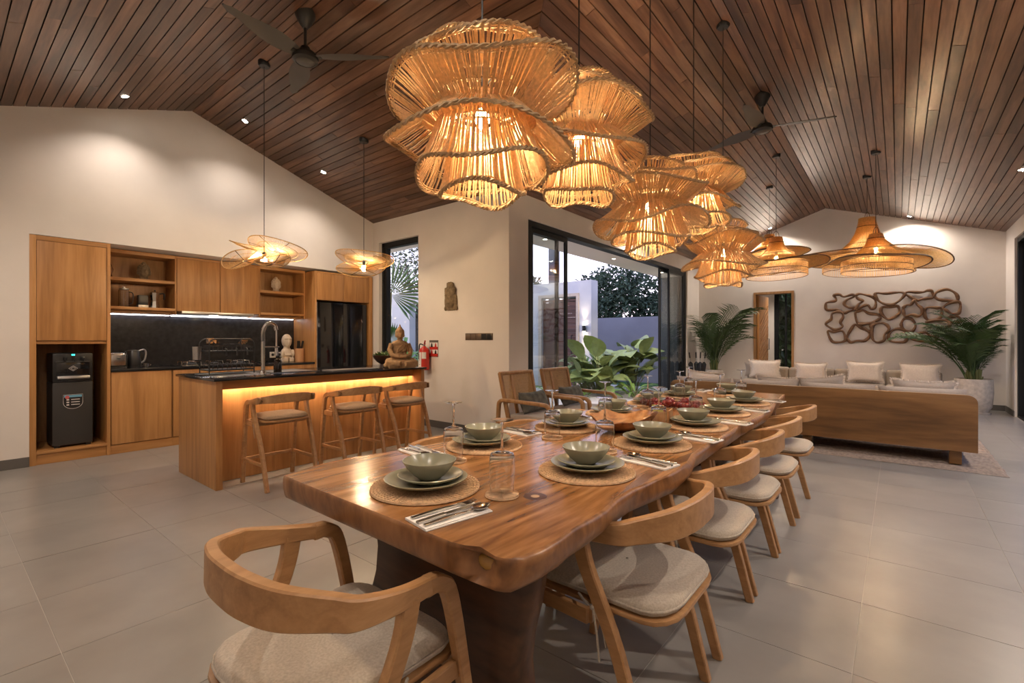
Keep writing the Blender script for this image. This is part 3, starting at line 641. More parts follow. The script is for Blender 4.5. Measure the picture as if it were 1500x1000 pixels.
m = MB().ball((0, 0, .30), (.058, .072, .10)).ball((.035, 0, .29), (.035, .05, .085)).ball((.068, 0, .285), (.014, .013, .05)).ball((.05, 0, .335), (.025, .055, .012)).ball((0, 0, .125), (.06, .08, .085)).cbox((.02, -.042, .03), (.11, .062, .06)).cbox((.02, .042, .03), (.11, .062, .06)).ball((.03, -.075, .12), (.03, .022, .06)).ball((.03, .075, .12), (.03, .022, .06)).ball((.055, 0, .10), (.02, .05, .015)).ball((0, 0, .20), (.04, .045, .04)).ball((.052, 0, .235), (.016, .024, .008))
obj('body', m, PALEST, t, mods=(remesh(.006, 3),))
t = thing('knife_holder', 'round clay coloured knife holder on worktop by the refrigerator', 'knife holder', (-6.80, 3.447, ZW))
obj('pot', MB().lathe([(0, 0), (.062, 0), (.064, .19), (.055, .19), (.053, .02), (0, .02)], 28), TERRA, t, smooth=40)
for i, (dx, dy, an) in enumerate(((-.02, -.02, .1), (.015, .0, -.05), (-.005, .028, .15), (.02, -.028, .0))):
    obj('knife_handle', MB().sweep([(dx, dy, .17), (dx+.02*an, dy+.12*an, .25), (dx+.03*an, dy+.18*an, .30)], .026, .016, (0, 1, 0)), BLACKP, t, smooth=40)
def head(name, lab, loc, s_, mat):
    t = thing(name, lab, 'ornament', loc)
    m = MB().ball((0, 0, .11), (.065, .06, .085)).ball((.04, 0, .10), (.035, .045, .07)).ball((.078, 0, .10), (.012, .011, .028)).ball((.06, 0, .068), (.014, .022, .007)).ball((.056, -.022, .115), (.012, .014, .006)).ball((.056, .022, .115), (.012, .014, .006)).ball((0, -.062, .095), (.014, .008, .034)).ball((0, .062, .095), (.014, .008, .034)).lathe([(0, 0), (.05, 0), (.042, .03), (.036, .06), (0, .06)], 16)
    for k in range(30):
        a = k*2.4; zz = .13+.065*(k/30); r_ = .062*max(.15, 1-((zz-.11)/.09)**2)**.5
        m.ball((r_*cos(a)*1.02-.004, r_*sin(a), zz), .011, 6, 5)
    m.ball((0, 0, .20), (.024, .024, .024))
    m.v = [(x*s_, y*s_, z*s_) for x, y, z in m.v]
    obj('head', m, mat, t, mods=(remesh(.005*s_, 1),))
head('head_ornament', 'curly topped stone head ornament on upper left shelf', (-6.93, 1.63, 1.925), .98, GREYST)
head('head_ornament', 'pale face shaped head ornament on shelf beside refrigerator', (-6.93, 3.17, 1.905), .98, PALEST)
t = thing('glass_jug', 'tall clear glass jug on the lower left shelf', 'jug', (-6.92, 1.44, 1.598))
obj('body', MB().lathe([(0, 0), (.05, 0), (.052, .17), (.045, .2), (.042, .2), (.049, .165), (.047, .006), (0, .006)], 24), GLASS, t, smooth=40); obj('lid', MB().lathe([(0, .2), (.046, .2), (.046, .215), (.012, .22), (.012, .235), (0, .235)], 20), STEELD, t, smooth=40)
obj('handle', MB().tube(bez([(0, .045, .18), (0, .085, .16), (0, .08, .06), (0, .052, .04)], 5), .006, 6), BLACKP, t)
t = thing('coffee_box', 'small dark box between jug and moka pot', 'box', (-6.95, 1.62, 1.598)); obj('lower_tray', MB().box(-.05, -.05, 0, .05, .05, .035), STEELD, t, bevel=.003); obj('box_body', MB().box(-.045, -.047, .036, .045, .047, .15), BLACKP, t, bevel=.003)
t = thing('moka_pot', 'aluminium moka pot with black handle on lower left shelf', 'coffee pot', (-6.92, 1.735, 1.598))
obj('boiler', MB().lathe([(0, 0), (.048, 0), (.04, .085), (0, .085)], 8), STEEL, t); obj('upper_chamber', MB().lathe([(0, .088), (.038, .088), (.052, .185), (.03, .198), (0, .2)], 8), STEEL, t); obj('knob', MB().ball((0, 0, .21), .011, 8, 6), BLACKP, t)
obj('handle', MB().tube(bez([(0, .04, .175), (0, .09, .18), (0, .092, .11)], 5), .009, 6), BLACKP, t)
t = thing('glass_ornament', 'small clear ornament at far left of the upper shelf', 'ornament', (-6.82, 1.30, 1.925)); obj('body', MB().lathe([(0, 0), (.025, 0), (.012, .03), (.03, .08), (.012, .13), (0, .14)], 16), GLASS, t, smooth=60)
# ------------------------------------------------------------------ island
IX0, IX1, IY0, IY1 = -5.168, -4.275, 1.478, 3.655
t = thing('kitchen_island', 'teak kitchen island with warm lit front facing the stools', 'island', (-4.72, 2.56, 0))
bx('end_panel', IX0, IY0, 0, IX1, IY0+.05, .884, OAK['z'], t); bx('end_panel', IX0, IY1-.05, 0, IX1, IY1, .884, OAK['z'], t)
bx('carcass', IX0, IY0+.05, 0, -4.53, IY1-.05, .884, TEAK['z'], t)
py = lin(IY0+.05, IY1-.05, 4)
for a, b_ in zip(py[:-1], py[1:]): bx('front_panel', -4.529, a+.001, .004, -4.51, b_-.001, .884, OAK['z'], t, .001)
bx('apron', -4.442, IY0+.05, .80, -4.424, IY1-.05, .884, OAK['y'], t)
tag(obj('light_strip', MB().box(-4.475, IY0+.06, .815, -4.447, IY1-.06, .822), LEDW), 'warm light strip under the island apron above bar stools', 'light strip')
tag(obj('island_worktop', MB().box(IX0-.02, IY0-.02, .885, IX1+.02, IY1+.02, .905), STONEB, bevel=.002), 'black polished stone worktop on the kitchen island', 'worktop')
ZI = .905
t = thing('sink', 'steel sink with drainer set in island worktop', 'sink', (-4.78, 2.02, ZI))
obj('drainer', MB().box(-.24, -.46, 0, .24, .0, .004), STEELD, t, bevel=.001)
m = MB(); m.box(-.24, .005, 0, .24, .03, .01); m.box(-.24, .47, 0, .24, .5, .01); m.box(-.24, .03, 0, -.215, .47, .01); m.box(.215, .03, 0, .24, .47, .01)
obj('basin_rim', m, STEEL, t); obj('basin_cover', MB().box(-.214, .031, 0, .214, .469, .006), STEELD, t)
t = thing('dish_rack', 'black two tier wire dish rack on the island drainer', 'dish rack', (-4.90, 1.79, ZI+.004))
def hoop(x): return [(x, -.19, 0), (x, -.19, .27)]+[(x, -.19+.05*(1-cos(a)), .27+.05*sin(a)) for a in (.4, .8, 1.2, 1.57)]+[(x, .14+.05*sin(a), .27+.05*cos(a)) for a in (0, .4, .8, 1.2, 1.57)]+[(x, .19, 0)]
for x in (-.12, .12): obj('side_hoop', MB().tube(hoop(x), .006, 6), BLACKM, t)
for z in (.03, .20):
    tr = obj('tray', MB().box(-.12, -.19, z, .12, .19, z+.012), BLACKM, t)
    m = MB()
    for k in range(9): m.tube([(-.11, -.16+.04*k, z+.012), (-.11, -.16+.04*k, z+.055), (.11, -.16+.04*k, z+.055), (.11, -.16+.04*k, z+.012)], .0025, 4)
    obj('plate_rail', m, BLACKM, tr, kind='stuff')
obj('crossbar', MB().tube([(-.12, -.19, .24), (.12, -.19, .24)], .005, 6), BLACKM, t); obj('crossbar', MB().tube([(-.12, .19, .24), (.12, .19, .24)], .005, 6), BLACKM, t)
for k in range(3): obj('hook', MB().tube(bez([(.12, -.06+.09*k, .235), (.145, -.06+.09*k, .22), (.15, -.06+.09*k, .17)], 4), .007, 6), BLACKM, t)
obj('cutlery_cup', MB().lathe([(0, 0), (.032, 0), (.036, .12), (.033, .12), (.03, .004), (0, .004)], 16, (-.08, -.225, .13)), STEELD, t, smooth=40)
tag(obj('glass_tray', MB().prism([(-.16, 0), (-.1, .0), (.12, 0), (.17, .055), (.16, .058), (.11, .008), (-.1, .008), (-.15, .058), (-.16, .055)], -.08, .08, 'x'), GLASS), 'clear glass dish lying in the upper tier of dish rack', 'dish').location = (-4.90, 1.80, ZI+.275)
t = thing('spring_faucet', 'tall polished steel spring faucet beside the island sink', 'faucet', (-4.52, 1.95, ZI))
obj('base', MB().lathe([(0, 0), (.028, 0), (.026, .03), (.017, .04), (.017, .30), (0, .30)], 18), STEEL, t, smooth=40)
pa = [Vector((0, 0, .30)), Vector((0, 0, .38)), Vector((0, .02, .44)), Vector((0, .06, .47)), Vector((0, .105, .45)), Vector((0, .12, .41))]
bb = bez(pa, 14); hel = []
for i, p in enumerate(bb):
    hel.append(p)
T = []
cp = []
for i in range(len(bb)*6):
    f = i/6; j = min(int(f), len(bb)-2); p = bb[j].lerp(bb[j+1], f-j); tn = (bb[j+1]-bb[j]).normalized(); u = Vector((1, 0, 0)); w_ = tn.cross(u); a = i*1.0
    cp.append(p+u*.016*cos(a)+w_*.016*sin(a))
obj('spring', MB().tube(cp, .0035, 5), STEEL, t, smooth=60); obj('hose', MB().tube(bb, .009, 8), STEELD, t, smooth=60)
obj('spray_head', MB().lathe([(0, .17), (.016, .17), (.013, .24), (.008, .26), (.007, .42), (0, .42)], 14, (0, .12, 0)), STEEL, t, smooth=40)
obj('holder_arm', MB().tube([(0, 0, .25), (0, .12, .25)], .006, 8), STEEL, t); obj('holder_ring', MB().tube([(.02*cos(a), .12+.02*sin(a), .25) for a in [2*pi*k/14 for k in range(14)]], .006, 6, closed=True), STEEL, t)
obj('lever', MB().tube([(0, -.016, .09), (.0, -.05, .10), (.0, -.10, .125)], .006, 6), STEEL, t)
t = thing('soap_bottle', 'dark brown pump soap bottle right of the island faucet', 'bottle', (-4.60, 2.12, ZI))
obj('bottle', MB().lathe([(0, 0), (.035, 0), (.036, .01), (.036, .11), (.028, .13), (.014, .138), (.014, .15), (0, .15)], 24), plain('amber_dark', (.012, .006, .003), .1), t, smooth=40)
obj('pump', MB().lathe([(0, .15), (.017, .15), (.017, .172), (.007, .175), (.007, .20), (0, .20)], 14).box(-.012, -.008, .20, .035, .008, .212), BLACKP, t)
t = thing('serving_board', 'flat grey board lying on island worktop near the refrigerator', 'board', (-4.44, 2.80, ZI)); obj('board', MB().box(-.11, -.26, 0, .11, .26, .014), plain('grey_board', (.16, .15, .145), .3), t, bevel=.004)
t = thing('plant_bowl', 'dark wooden footed bowl planted with succulents on the island', 'planter', (-4.68, 3.40, ZI))
obj('bowl', MB().lathe([(0, 0), (.06, 0), (.055, .02), (.05, .035), (.09, .06), (.125, .10), (.14, .135), (.132, .137), (.115, .105), (0, .10)], 30), plain('dark_turned_wood', (.045, .018, .012), .35), t, smooth=40)
r_ = random.Random(4)
for k in range(9):
    a = k*2.4; rr = .09*(k/9)**.5; m = MB()
    for q in range(14):
        an = q*2.4; el = .35+.9*(1-q/14); d = Vector((cos(an)*sin(el+.2), sin(an)*sin(el+.2), cos(el+.2)*1.1)); s_ = d.orthogonal().normalized()
        L_ = .075*r_.uniform(.7, 1.2); m.add([(0,0,0), d*L_*.55+s_*.014, d*L_, d*L_*.55-s_*.014], [(0,1,2),(0,2,3)])
    o = obj('succulent', m, plain('succulent_green', (.09, .15, .05), .6, rand=.4) if k == 0 else bpy.data.materials['succulent_green'], t); o.location = (rr*cos(a), rr*sin(a), .115)
t = thing('buddha_statue', 'seated sandstone buddha statue on the right end of island', 'statue', (-4.42, 3.42, ZI), radians(-115))
m = MB()
m.ball((0, -.02, .20), (.085, .06, .10)).ball((0, -.02, .27), (.095, .055, .045)).ball((0, -.01, .13), (.085, .07, .06))
for s_ in (-1, 1):
    m.tube([(s_*.09, -.02, .27), (s_*.115, 0, .20), (s_*.10, .05, .145), (s_*.03, .09, .125)], [.032, .030, .026, .02], 10)
    m.tube([(s_*.05, 0, .07), (s_*.135, .04, .055), (s_*.15, .07, .05), (s_*.02, .13, .045)], [.06, .058, .05, .035], 10)
    m.ball((s_*.046, -.012, .375), (.008, .014, .032), 8, 6).ball((s_*.018, .042, .392), (.010, .006, .005), 8, 6).ball((s_*.155, .03, .03), (.035, .05, .03))
m.ball((0, .06, .05), (.12, .075, .05)).ball((0, .09, .125), (.04, .022, .016)).box(-.15, -.09, 0, .15, .13, .035)
m.tube([(0, -.015, .30), (0, -.01, .345)], .03, 10).ball((0, -.005, .375), (.044, .048, .055)).ball((0, .012, .365), (.034, .036, .04)).ball((0, .047, .376), (.007, .009, .016), 8, 6).ball((0, .045, .352), (.013, .007, .004), 8, 6)
m.ball((0, -.012, .41), (.049, .050, .032)).ball((0, -.012, .448), (.026, .026, .022)).ball((0, -.012, .478), (.010, .010, .02))
for k in range(46):
    a = k*2.4; zz = .405+.045*(k/46); rr = .047*(1-(k/46)**2*.6); m.ball((rr*cos(a), -.012+rr*sin(a), zz), .0075, 6, 4)
for k in range(4): m.tube([(-.07+.02*k, .035+.006*k, .29-.01*k), (-.03+.02*k, .05, .22), (.05, .055, .165)], .006, 6)
m.v = [(x*1.02, y*1.0, z*1.0) for x, y, z in m.v]
obj('figure', m, SANDST, t, mods=(remesh(.0055, 2),))
# ------------------------------------------------------------------ chairs
def chair(name, lab, cat, P, loc, rz, group):
    t = thing(name, lab, cat, loc, rz, group)
    hw, yb, yf, za, zb = P['hw'], P['yb'], P['yf'], P['za'], P['zb']
    xy = [(-hw*.97, yf), (-hw*1.04, yf-.10), (-hw*1.05, yf-.2), (-hw*.93, yb+.105), (-hw*.66, yb+.035), (-hw*.33, yb+.006), (0, yb)]
    xy = xy+[(-x, y) for x, y in xy[-2::-1]]
    pts = bez([(x, y, za+(zb-za)*min(1, max(0, (yf-y)/(yf-yb)))**1.2) for x, y in xy], 9)
    H = [P['band0']+(P['band']-P['band0'])*min(1, max(0, (yf-p.y)/(yf-yb)))**1.6 for p in pts]
    side = [(p - Vector((0, yb+hw*.9, p.z))).normalized() for p in pts]
    obj('back_rail', MB().sweep(pts, .030, H, side), P['wood'], t, smooth=32)
    for s_ in (-1, 1):
        fx, fy = P['ff']; x0 = s_*hw*.97
        fp = bez([(x0, yf-.012, za), (x0, yf+.03, za-.006), (x0+(fx*s_-x0)*.15, yf+.068, za-.055), (x0+(fx*s_-x0)*.5, yf+.085+(fy-yf-.085)*.35, za*.55), (fx*s_, fy, 0)], 6)
        n = len(fp); obj('front_leg', MB().sweep(fp, .032, [.046-.016*(i/n) for i in range(n)], (1, 0, 0)), P['wood'], t, smooth=32)
        rx, ry = P['rf']; jy = P['jy']
        x1 = s_*hw*1.03; rp_ = bez([(x1, jy, za+.002), (x1*.99, jy-.025, za-.10), (s_*(hw*.5+rx*.5), (jy+ry)*.5-.015, za*.5), (rx*s_, ry, 0)], 5)
        n = len(rp_); obj('rear_leg', MB().sweep(rp_, .028, [.05-.016*(i/n) for i in range(n)], (1, 0, 0)), P['wood'], t, smooth=32)
        zs = P['zs']; f0 = .62
        a = rp_[int(len(rp_)*(1-zs/za))]; c = fp[min(range(len(fp)), key=lambda i: abs(fp[i].z-zs+.02))]
        obj('side_rail', MB().sweep([(a.x*.97, a.y, zs-.03), (c.x*.97, c.y, zs-.03)], .022, .045, (1, 0, 0)), P['wood'], t, smooth=32)
        if s_ == 1: xa, xc, ya, yc = a.x*.96, c.x*.96, a.y, c.y
        else: pass
        if P.get('foot'):
            zf = P['foot']; q = min(rp_, key=lambda p: abs(p.z-zf)); w_ = min(fp, key=lambda p: abs(p.z-zf))
            obj('foot_rail', MB().sweep([(q.x, q.y, zf), (w_.x, w_.y, zf)], .02, .026, (1, 0, 0)), P['wood'], t, smooth=32)
            if s_ == 1: obj('foot_rail', MB().sweep([(-w_.x, w_.y, zf), (w_.x, w_.y, zf)], .02, .026, (0, 1, 0)), P['wood'], t, smooth=32)
    zs = P['zs']
    obj('rear_rail', MB().sweep([(-xa, ya, zs-.03), (xa, ya, zs-.03)], .022, .045, (0, 1, 0)), P['wood'], t, smooth=32)
    obj('front_rail', MB().sweep([(-xc, yc, zs-.03), (xc, yc, zs-.03)], .022, .045, (0, 1, 0)), P['wood'], t, smooth=32)
    def seatpoly(g, y0, y1):
        a, n = hw-.03-g, 4; P_ = []
        for cx_, cy_, r0, a0 in ((a-.09, y1-.06, .06, 0), (-(a-.09), y1-.06, .06, 90), (-(a-.125), y0+.085, .085, 180), (a-.125, y0+.085, .085, 270)):
            for k in range(n+1):
                an = radians(a0+90*k/n); P_.append((cx_+(r0+(.03 if cy_ > 0 else .04))*cos(an), cy_+r0*sin(an)))
        return P_
    y0, y1 = P['seat']
    sp = obj('seat', MB().prism(seatpoly(0, y0, y1), zs-.012, zs+.002), P['wood'], t, bevel=.004)
    m = MB(); pl = seatpoly(.008, y0+.008, y1-.008); cx0, cy0 = 0, (y0+y1)/2; rows = []
    for g, z in ((.94, 0), (.985, .006), (1.0, .018), (.985, .031), (.94, .040), (.8, .046), (.4, .049), (.02, .05)):
        rows.append([(cx0+(x-cx0)*g, cy0+(y-cy0)*g, zs+.003+z*P['cush']/.05) for x, y in pl])
    m.grid(rows, True); m.f.append(tuple(range(len(pl)-1, -1, -1)))
    cu = obj('seat_cushion', m, P['cloth'], t, smooth=80)
    obj('piping', MB().tube([(x, y, zs+.003+.020*P['cush']/.05) for x, y in pl], .004, 5, closed=True), P['cloth'], cu, smooth=80)
    for s_ in (-1, 1):
        bx_, by_ = s_*(P['rf'][0]+.006), ya+.0; m = MB(); z0 = zs+.01
        m.tube([(bx_-s_*.03, by_+.05, z0), (bx_, by_+.015, z0+.004), (bx_+s_*.012, by_-.022, z0), (bx_-s_*.02, by_-.03, z0)], .004, 5)
        m.tube(bez([(bx_+s_*.012, by_-.022, z0), (bx_+s_*.022, by_-.04, z0-.06), (bx_+s_*.014, by_-.045, z0-.15)], 4), .0035, 5).tube(bez([(bx_+s_*.012, by_-.022, z0), (bx_+s_*.008, by_-.05, z0-.05), (bx_+s_*.0, by_-.06, z0-.11)], 4), .0035, 5).ball((bx_+s_*.012, by_-.022, z0), .009, 8, 6)
        obj('tie', m, P['cloth'], cu, smooth=60)
    return t
DP = dict(hw=.262, yb=-.295, yf=.05, za=.642, zb=.700, band0=.042, band=.092, ff=(.252, .225), rf=(.255, -.23), jy=-.02, zs=.425, seat=(-.285, .19), cush=.048, wood=CHAIRW, cloth=LINEN)
ch0 = chair('dining_chair', 'curved back teak dining chair at the near end of the table', 'chair', DP, (-1.115, .70, 0), 0, 'dining chairs around the table')
o5 = ['first', 'second', 'third', 'fourth', 'fifth']
for i, y in enumerate((1.51, 2.17, 2.755, 3.34, 4.025)): dup(ch0, (-.765, y, 0), pi/2, '%s dining chair from the near end on the open floor side' % o5[i])
for i, y in enumerate((1.56, 2.16, 2.72, 3.34, 4.0)): dup(ch0, (-1.47, y, 0), -pi/2, '%s dining chair from the near end on the kitchen side' % o5[i])
SP = dict(hw=.222, yb=-.215, yf=.08, za=.700, zb=.742, band0=.036, band=.075, ff=(.215, .225), rf=(.212, -.235), jy=.0, zs=.555, seat=(-.185, .17), cush=.045, wood=CHAIRW, cloth=LINENB, foot=.205)
st0 = chair('bar_stool', 'teak bar stool with tan cushion, nearest at the island', 'stool', SP, (-4.14, 1.93, 0), pi/2, 'bar stools along the island')
dup(st0, (-4.14, 2.64, 0), pi/2, 'middle teak bar stool in front of the lit island'); dup(st0, (-4.14, 3.25, 0), pi/2, 'teak bar stool at far right end of the island')
# ------------------------------------------------------------------ on the window wall
t = thing('fire_extinguisher', 'red fire extinguisher hanging on wall beside the island', 'extinguisher', (-5.17, YW-.085, .80))
obj('cylinder', MB().lathe([(0, 0), (.06, 0), (.072, .012), (.072, .27), (.06, .30), (.03, .32), (.018, .335), (0, .335)], 28), RED, t, smooth=40)
obj('valve', MB().lathe([(0, .33), (.016, .33), (.016, .36), (0, .36)], 12), STEELD, t); obj('handle', MB().sweep([(0, 0, .36), (.05, -.03, .40), (.07, -.045, .41)], .02, .01, (1, 1, 0)).sweep([(0, 0, .355), (.05, -.03, .365), (.075, -.045, .365)], .018, .01, (1, 1, 0)), RED, t)
obj('hose', MB().tube(bez([(-.015, 0, .35), (-.07, -.02, .36), (-.085, -.02, .28), (-.08, -.03, .15)], 6), .009, 7), BLACKP, t, smooth=60)
a0 = radians(-150)
obj('label', MB().lathe([(.0725, .03), (.0732, .03), (.0732, .25), (.0725, .25)], 10, a0=radians(-135), a1=radians(-75)), WHITEP, t); obj('label', MB().lathe([(.0725, .16), (.0732, .16), (.0732, .25), (.0725, .25)], 8, a0=radians(-70), a1=radians(-20)), WHITEP, t)
m = MB()
for z in (.235, .21, .19, .165, .14, .075): m.lathe([(.0734, z), (.0736, z), (.0736, z+.006), (.0734, z+.006)], 6, a0=radians(-125), a1=radians(-95))
obj('printed_line', m, BLACKP, t, kind='stuff'); obj('bracket', MB().box(-.02, .06, .15, .02, .085, .25), BLACKM, t)
t = thing('fire_class_sign', 'small red and white fire class sign right of extinguisher', 'sign', (-5.065, YW, 1.10))
obj('plate', MB().box(-.085, -.004, -.11, .085, 0, .11), WHITEP, t); obj('frame', MB().box(-.092, -.003, -.117, .092, -.0005, .117), plain('sign_edge', (.10, .09, .08), .6), t); obj('header', MB().box(-.085, -.005, .085, .085, -.004, .11), plain('sign_grey', (.12, .11, .10), .6), t)
for i in range(2):
    obj('red_band', MB().box(-.085, -.005, -.11+.095*i, .085, -.004, -.07+.095*i), RED, t)
    for j in range(2):
        cx_ = -.04+.08*j; zz = -.045+.095*i
        obj('pictogram', MB().prism([(cx_-.02, zz-.03), (cx_+.02, zz-.03), (cx_+.014, zz+.01), (cx_, zz+.032), (cx_-.012, zz+.008)], -.0055, -.004, 'y'), BLACKP if (i+j) % 2 else RED, t)
t = thing('switch_panel', 'bronze switch and socket strip on the wall by corner', 'switch', (-4.20, YW, 1.263))
obj('plate', MB().box(-.24, -.008, -.045, .24, 0, .045), plain('bronze_plate', (.12, .085, .06), .4, .6), t, bevel=.003)
for k in range(5): obj('rocker' if k < 3 else 'socket_insert', MB().box(-.235+.094*k+.006, -.011, -.036, -.235+.094*k+.088, -.007, .036), plain('bronze_rocker', (.17, .125, .09), .4, .5) if k == 0 else (bpy.data.materials['bronze_rocker'] if k < 3 else BLACKP), t, bevel=.002)
t = thing('buddha_head_plaque', 'carved stone buddha head plaque hung on the wall', 'plaque', (-4.705, YW, 1.80))
m = MB().ball((0, -.02, .0), (.10, .05, .13)).ball((0, -.035, -.04), (.088, .05, .11)).ball((0, -.02, .09), (.10, .045, .07)).ball((0, -.02, .155), (.058, .04, .055)).cbox((0, -.01, -.13), (.12, .03, .08)).ball((0, -.085, -.03), (.015, .014, .035)).ball((0, -.078, -.085), (.03, .012, .010))
for s_ in (-1, 1): m.ball((s_*.10, -.015, -.06), (.018, .02, .09)).ball((s_*.105, -.015, -.15), (.022, .02, .035)).ball((s_*.04, -.075, -.005), (.024, .01, .010)).tube([(s_*.01, -.078, .02), (s_*.04, -.08, .03), (s_*.075, -.062, .015)], .006, 6)
for k in range(60):
    zz = .035+.16*(k/60); an = radians(-80+160*((k*.618) % 1)); rr = .098 if zz < .12 else .055; m.ball((rr*sin(an), -.02-.05*cos(an)*(.9 if zz < .12 else .75), zz), .012, 6, 4)
m.box(-.07, -.02, -.18, .07, 0, .14)
obj('relief', m, GREYST, t, mods=(remesh(.0075, 1),))
# ------------------------------------------------------------------ dining table
t = thing('dining_table', 'long live edge wooden slab dining table laid for dinner', 'table', (-1.12, 2.7, 0))
right = [(.757, -.664), (.764, -.645), (.776, -.630), (.80, -.614), (.85, -.604), (.92, -.602), (.99, -.607), (1.08, -.609), (1.16, -.613), (1.26, -.629), (1.37, -.633), (1.46, -.617), (1.6, -.599), (1.7, -.600), (1.8, -.607), (1.96, -.640), (2.24, -.647), (2.6, -.652), (2.81, -.663), (3.04, -.650), (3.4, -.651), (3.82, -.687), (4.2, -.715), (4.43, -.736), (4.6, -.748)]
left = [(4.58, -1.60), (4.2, -1.585), (3.7, -1.60), (3.2, -1.58), (2.69, -1.592), (2.4, -1.605), (2.18, -1.612), (1.99, -1.607), (1.6, -1.60), (1.37, -1.611), (1.21, -1.637), (1.04, -1.676), (.92, -1.672), (.82, -1.645), (.765, -1.619)]
def dense(P, step=.03):
    out = []
    for (y0, x0), (y1, x1) in zip(P[:-1], P[1:]):
        n = max(1, int(math.hypot(y1-y0, x1-x0)/step))
        out += [(x0+(x1-x0)*k/n, y0+(y1-y0)*k/n) for k in range(n)]
    return out+[(P[-1][1], P[-1][0])]
near = [(.765, -1.619), (.76, -1.45), (.757, -1.18), (.755, -.95), (.752, -.79), (.754, -.72), (.757, -.664)]
ring = dense(right)+dense([(4.6, -.748), (4.59, -1.1), (4.58, -1.60)])[1:]+dense(left)[1:]+dense(near)[1:-1]
rg = random.Random(2)
n = len(ring); nrm = []
for i in range(n):
    a, c = Vector(ring[i-2]), Vector(ring[(i+2) % n]); d = (c-a).normalized(); nrm.append(Vector((d.y, -d.x)))
def wav(i, k): return .006*sin(i*.31+k*1.3)+.005*sin(i*.13+k)+.003*sin(i*.83+2*k)
rows = []
ends = [(y < .80 or y > 4.55) for x, y in ring]
for k, (off, z) in enumerate(((-.010, .760), (-.003, .757), (.002, .750), (.004, .735), (.0, .715), (-.010, .697), (-.022, .686), (-.04, .684))):
    r_ = []
    for i in range(n):
        x, y = ring[i]; live = 0 if ends[i] else 1
        o = off*(1 if live else .35)+(wav(i, k)*.6 if (live and k > 1) else 0)
        zz = z
        # hollow at the near right corner
        h = math.exp(-((x+.712)/.036)**2) if y < .79 else 0
        if h > .02 and 1 <= k <= 5: o -= .075*h*(1-abs(k-3)/3.2); 
        if h > .02 and k == 0: o -= .022*h
        if h > .02 and k == 1: zz -= .012*h
        q = Vector((x, y))+nrm[i]*o; r_.append((q.x+1.12, q.y-2.7, zz))
    rows.append(r_)
m = MB(); m.grid(rows, True)
m.f = [tuple(reversed(f)) for f in m.f]
obj('live_edge', m, SLABE, t, smooth=70)
top = MB(); top.add(rows[0], [tuple(range(n))]); obj('slab_top', top, SLAB, t)
bot = MB(); bot.add(rows[-1], [tuple(range(n-1, -1, -1))]); obj('slab_underside', bot, SLABE, t)
obj('knot', MB().lathe([(.0, .0), (.012, 0), (.013, .0012), (0, .0012)], 20, (.29, -1.568, .7592)), plain('pale_knot', (.50, .33, .18), .3), t)
obj('knot_ring', MB().lathe([(.013, 0), (.034, 0), (.035, .0006), (.013, .0008)], 24, (.29, -1.568, .7594)), plain('dark_knot', (.09, .035, .015), .3), t)
obj('resin_pocket', MB().ball((.408, -1.897, .720), (.036, .020, .020), 12, 8), plain('resin_gold', (.40, .22, .06), .15), t, smooth=60)
for yy in (.98, 4.1):
    m = MB(); rows = []
    for k in range(9):
        z = .684*(1-k/8); w0 = -1.43+.05*sin(k*.7)-.03*(k/8); w1 = -.765+.03*sin(k*.9+1)+.02*(k/8)
        rows.append([(w0+1.12, yy-2.7, z), (w1+1.12-.02, yy-2.7, z), (w1+1.12, yy-2.68, z), (w1+1.12, yy-2.62, z), (w1+1.10, yy-2.60, z), (w0+1.12, yy-2.60, z)])
    m.grid(rows, True); m.f += [tuple(range(6)), tuple(48+k for k in range(5, -1, -1))]
    obj('slab_leg', m, DARKW, t, smooth=50)
# ------------------------------------------------------------------ place settings
ZT = .7605
def mat_geo(R, rings):
    m = MB()
    for k in range(rings):
        r = R*(k+.6)/rings; w = R/rings*.47; n = max(10, int(14+r*160))
        m.tube([(r*cos(2*pi*i/n), r*sin(2*pi*i/n), w*.8) for i in range(n)], w, 5, closed=True)
    for i in range(64):
        a = 2*pi*i/64
        m.tube([(R*.12*cos(a), R*.12*sin(a), R/rings*.95), (R*.55*cos(a+.10), R*.55*sin(a+.10), R/rings*.95), (R*.99*cos(a+.18), R*.99*sin(a+.18), R/rings*.92)], .0016, 3)
    return m
def dish(prof, n=40): return MB().lathe(prof, n)
RIGHT = [(-.845, 1.455), (-.843, 2.015), (-.84, 2.57), (-.862, 3.14), (-.868, 3.74)]
LEFT = [(-1.395, 1.525), (-1.345, 2.115), (-1.37, 2.68), (-1.37, 3.27), (-1.37, 3.86)]
SETS = [(-1.142, .982, 0, 'the nearest setting at the table end')]
SETS += [(x, y, pi/2, 'the %s setting from near on open floor side' % o5[i]) for i, (x, y) in enumerate(RIGHT)]
SETS += [(x, y, -pi/2, 'the %s setting from near on kitchen side' % o5[i]) for i, (x, y) in enumerate(LEFT)]
SETS += [(-1.12, 4.29, pi, 'the farthest setting at the sofa end')]
proto = {}
def put(kind, lab, cat, grp, make, loc, rz):
    if kind not in proto:
        o = make(); proto[kind] = o; o.name = kind; o.location = loc; o.rotation_euler = (0, 0, rz); tag(o, lab, cat, grp)
    else: dup(proto[kind], loc, rz, lab, grp)
def mk_mat():
    m = mat_geo(.168, 16); o = obj('placemat', m, MATM, smooth=60); return o
def mk_coaster(): return obj('coaster', mat_geo(.050, 7), MATM, smooth=60)
def mk_plate(): return obj('dinner_plate', dish([(0, 0), (.075, 0), (.08, .003), (.115, .014), (.126, .021), (.1275, .0235), (.125, .0245), (.112, .018), (.08, .0075), (0, .006)]), SAGE, smooth=50)
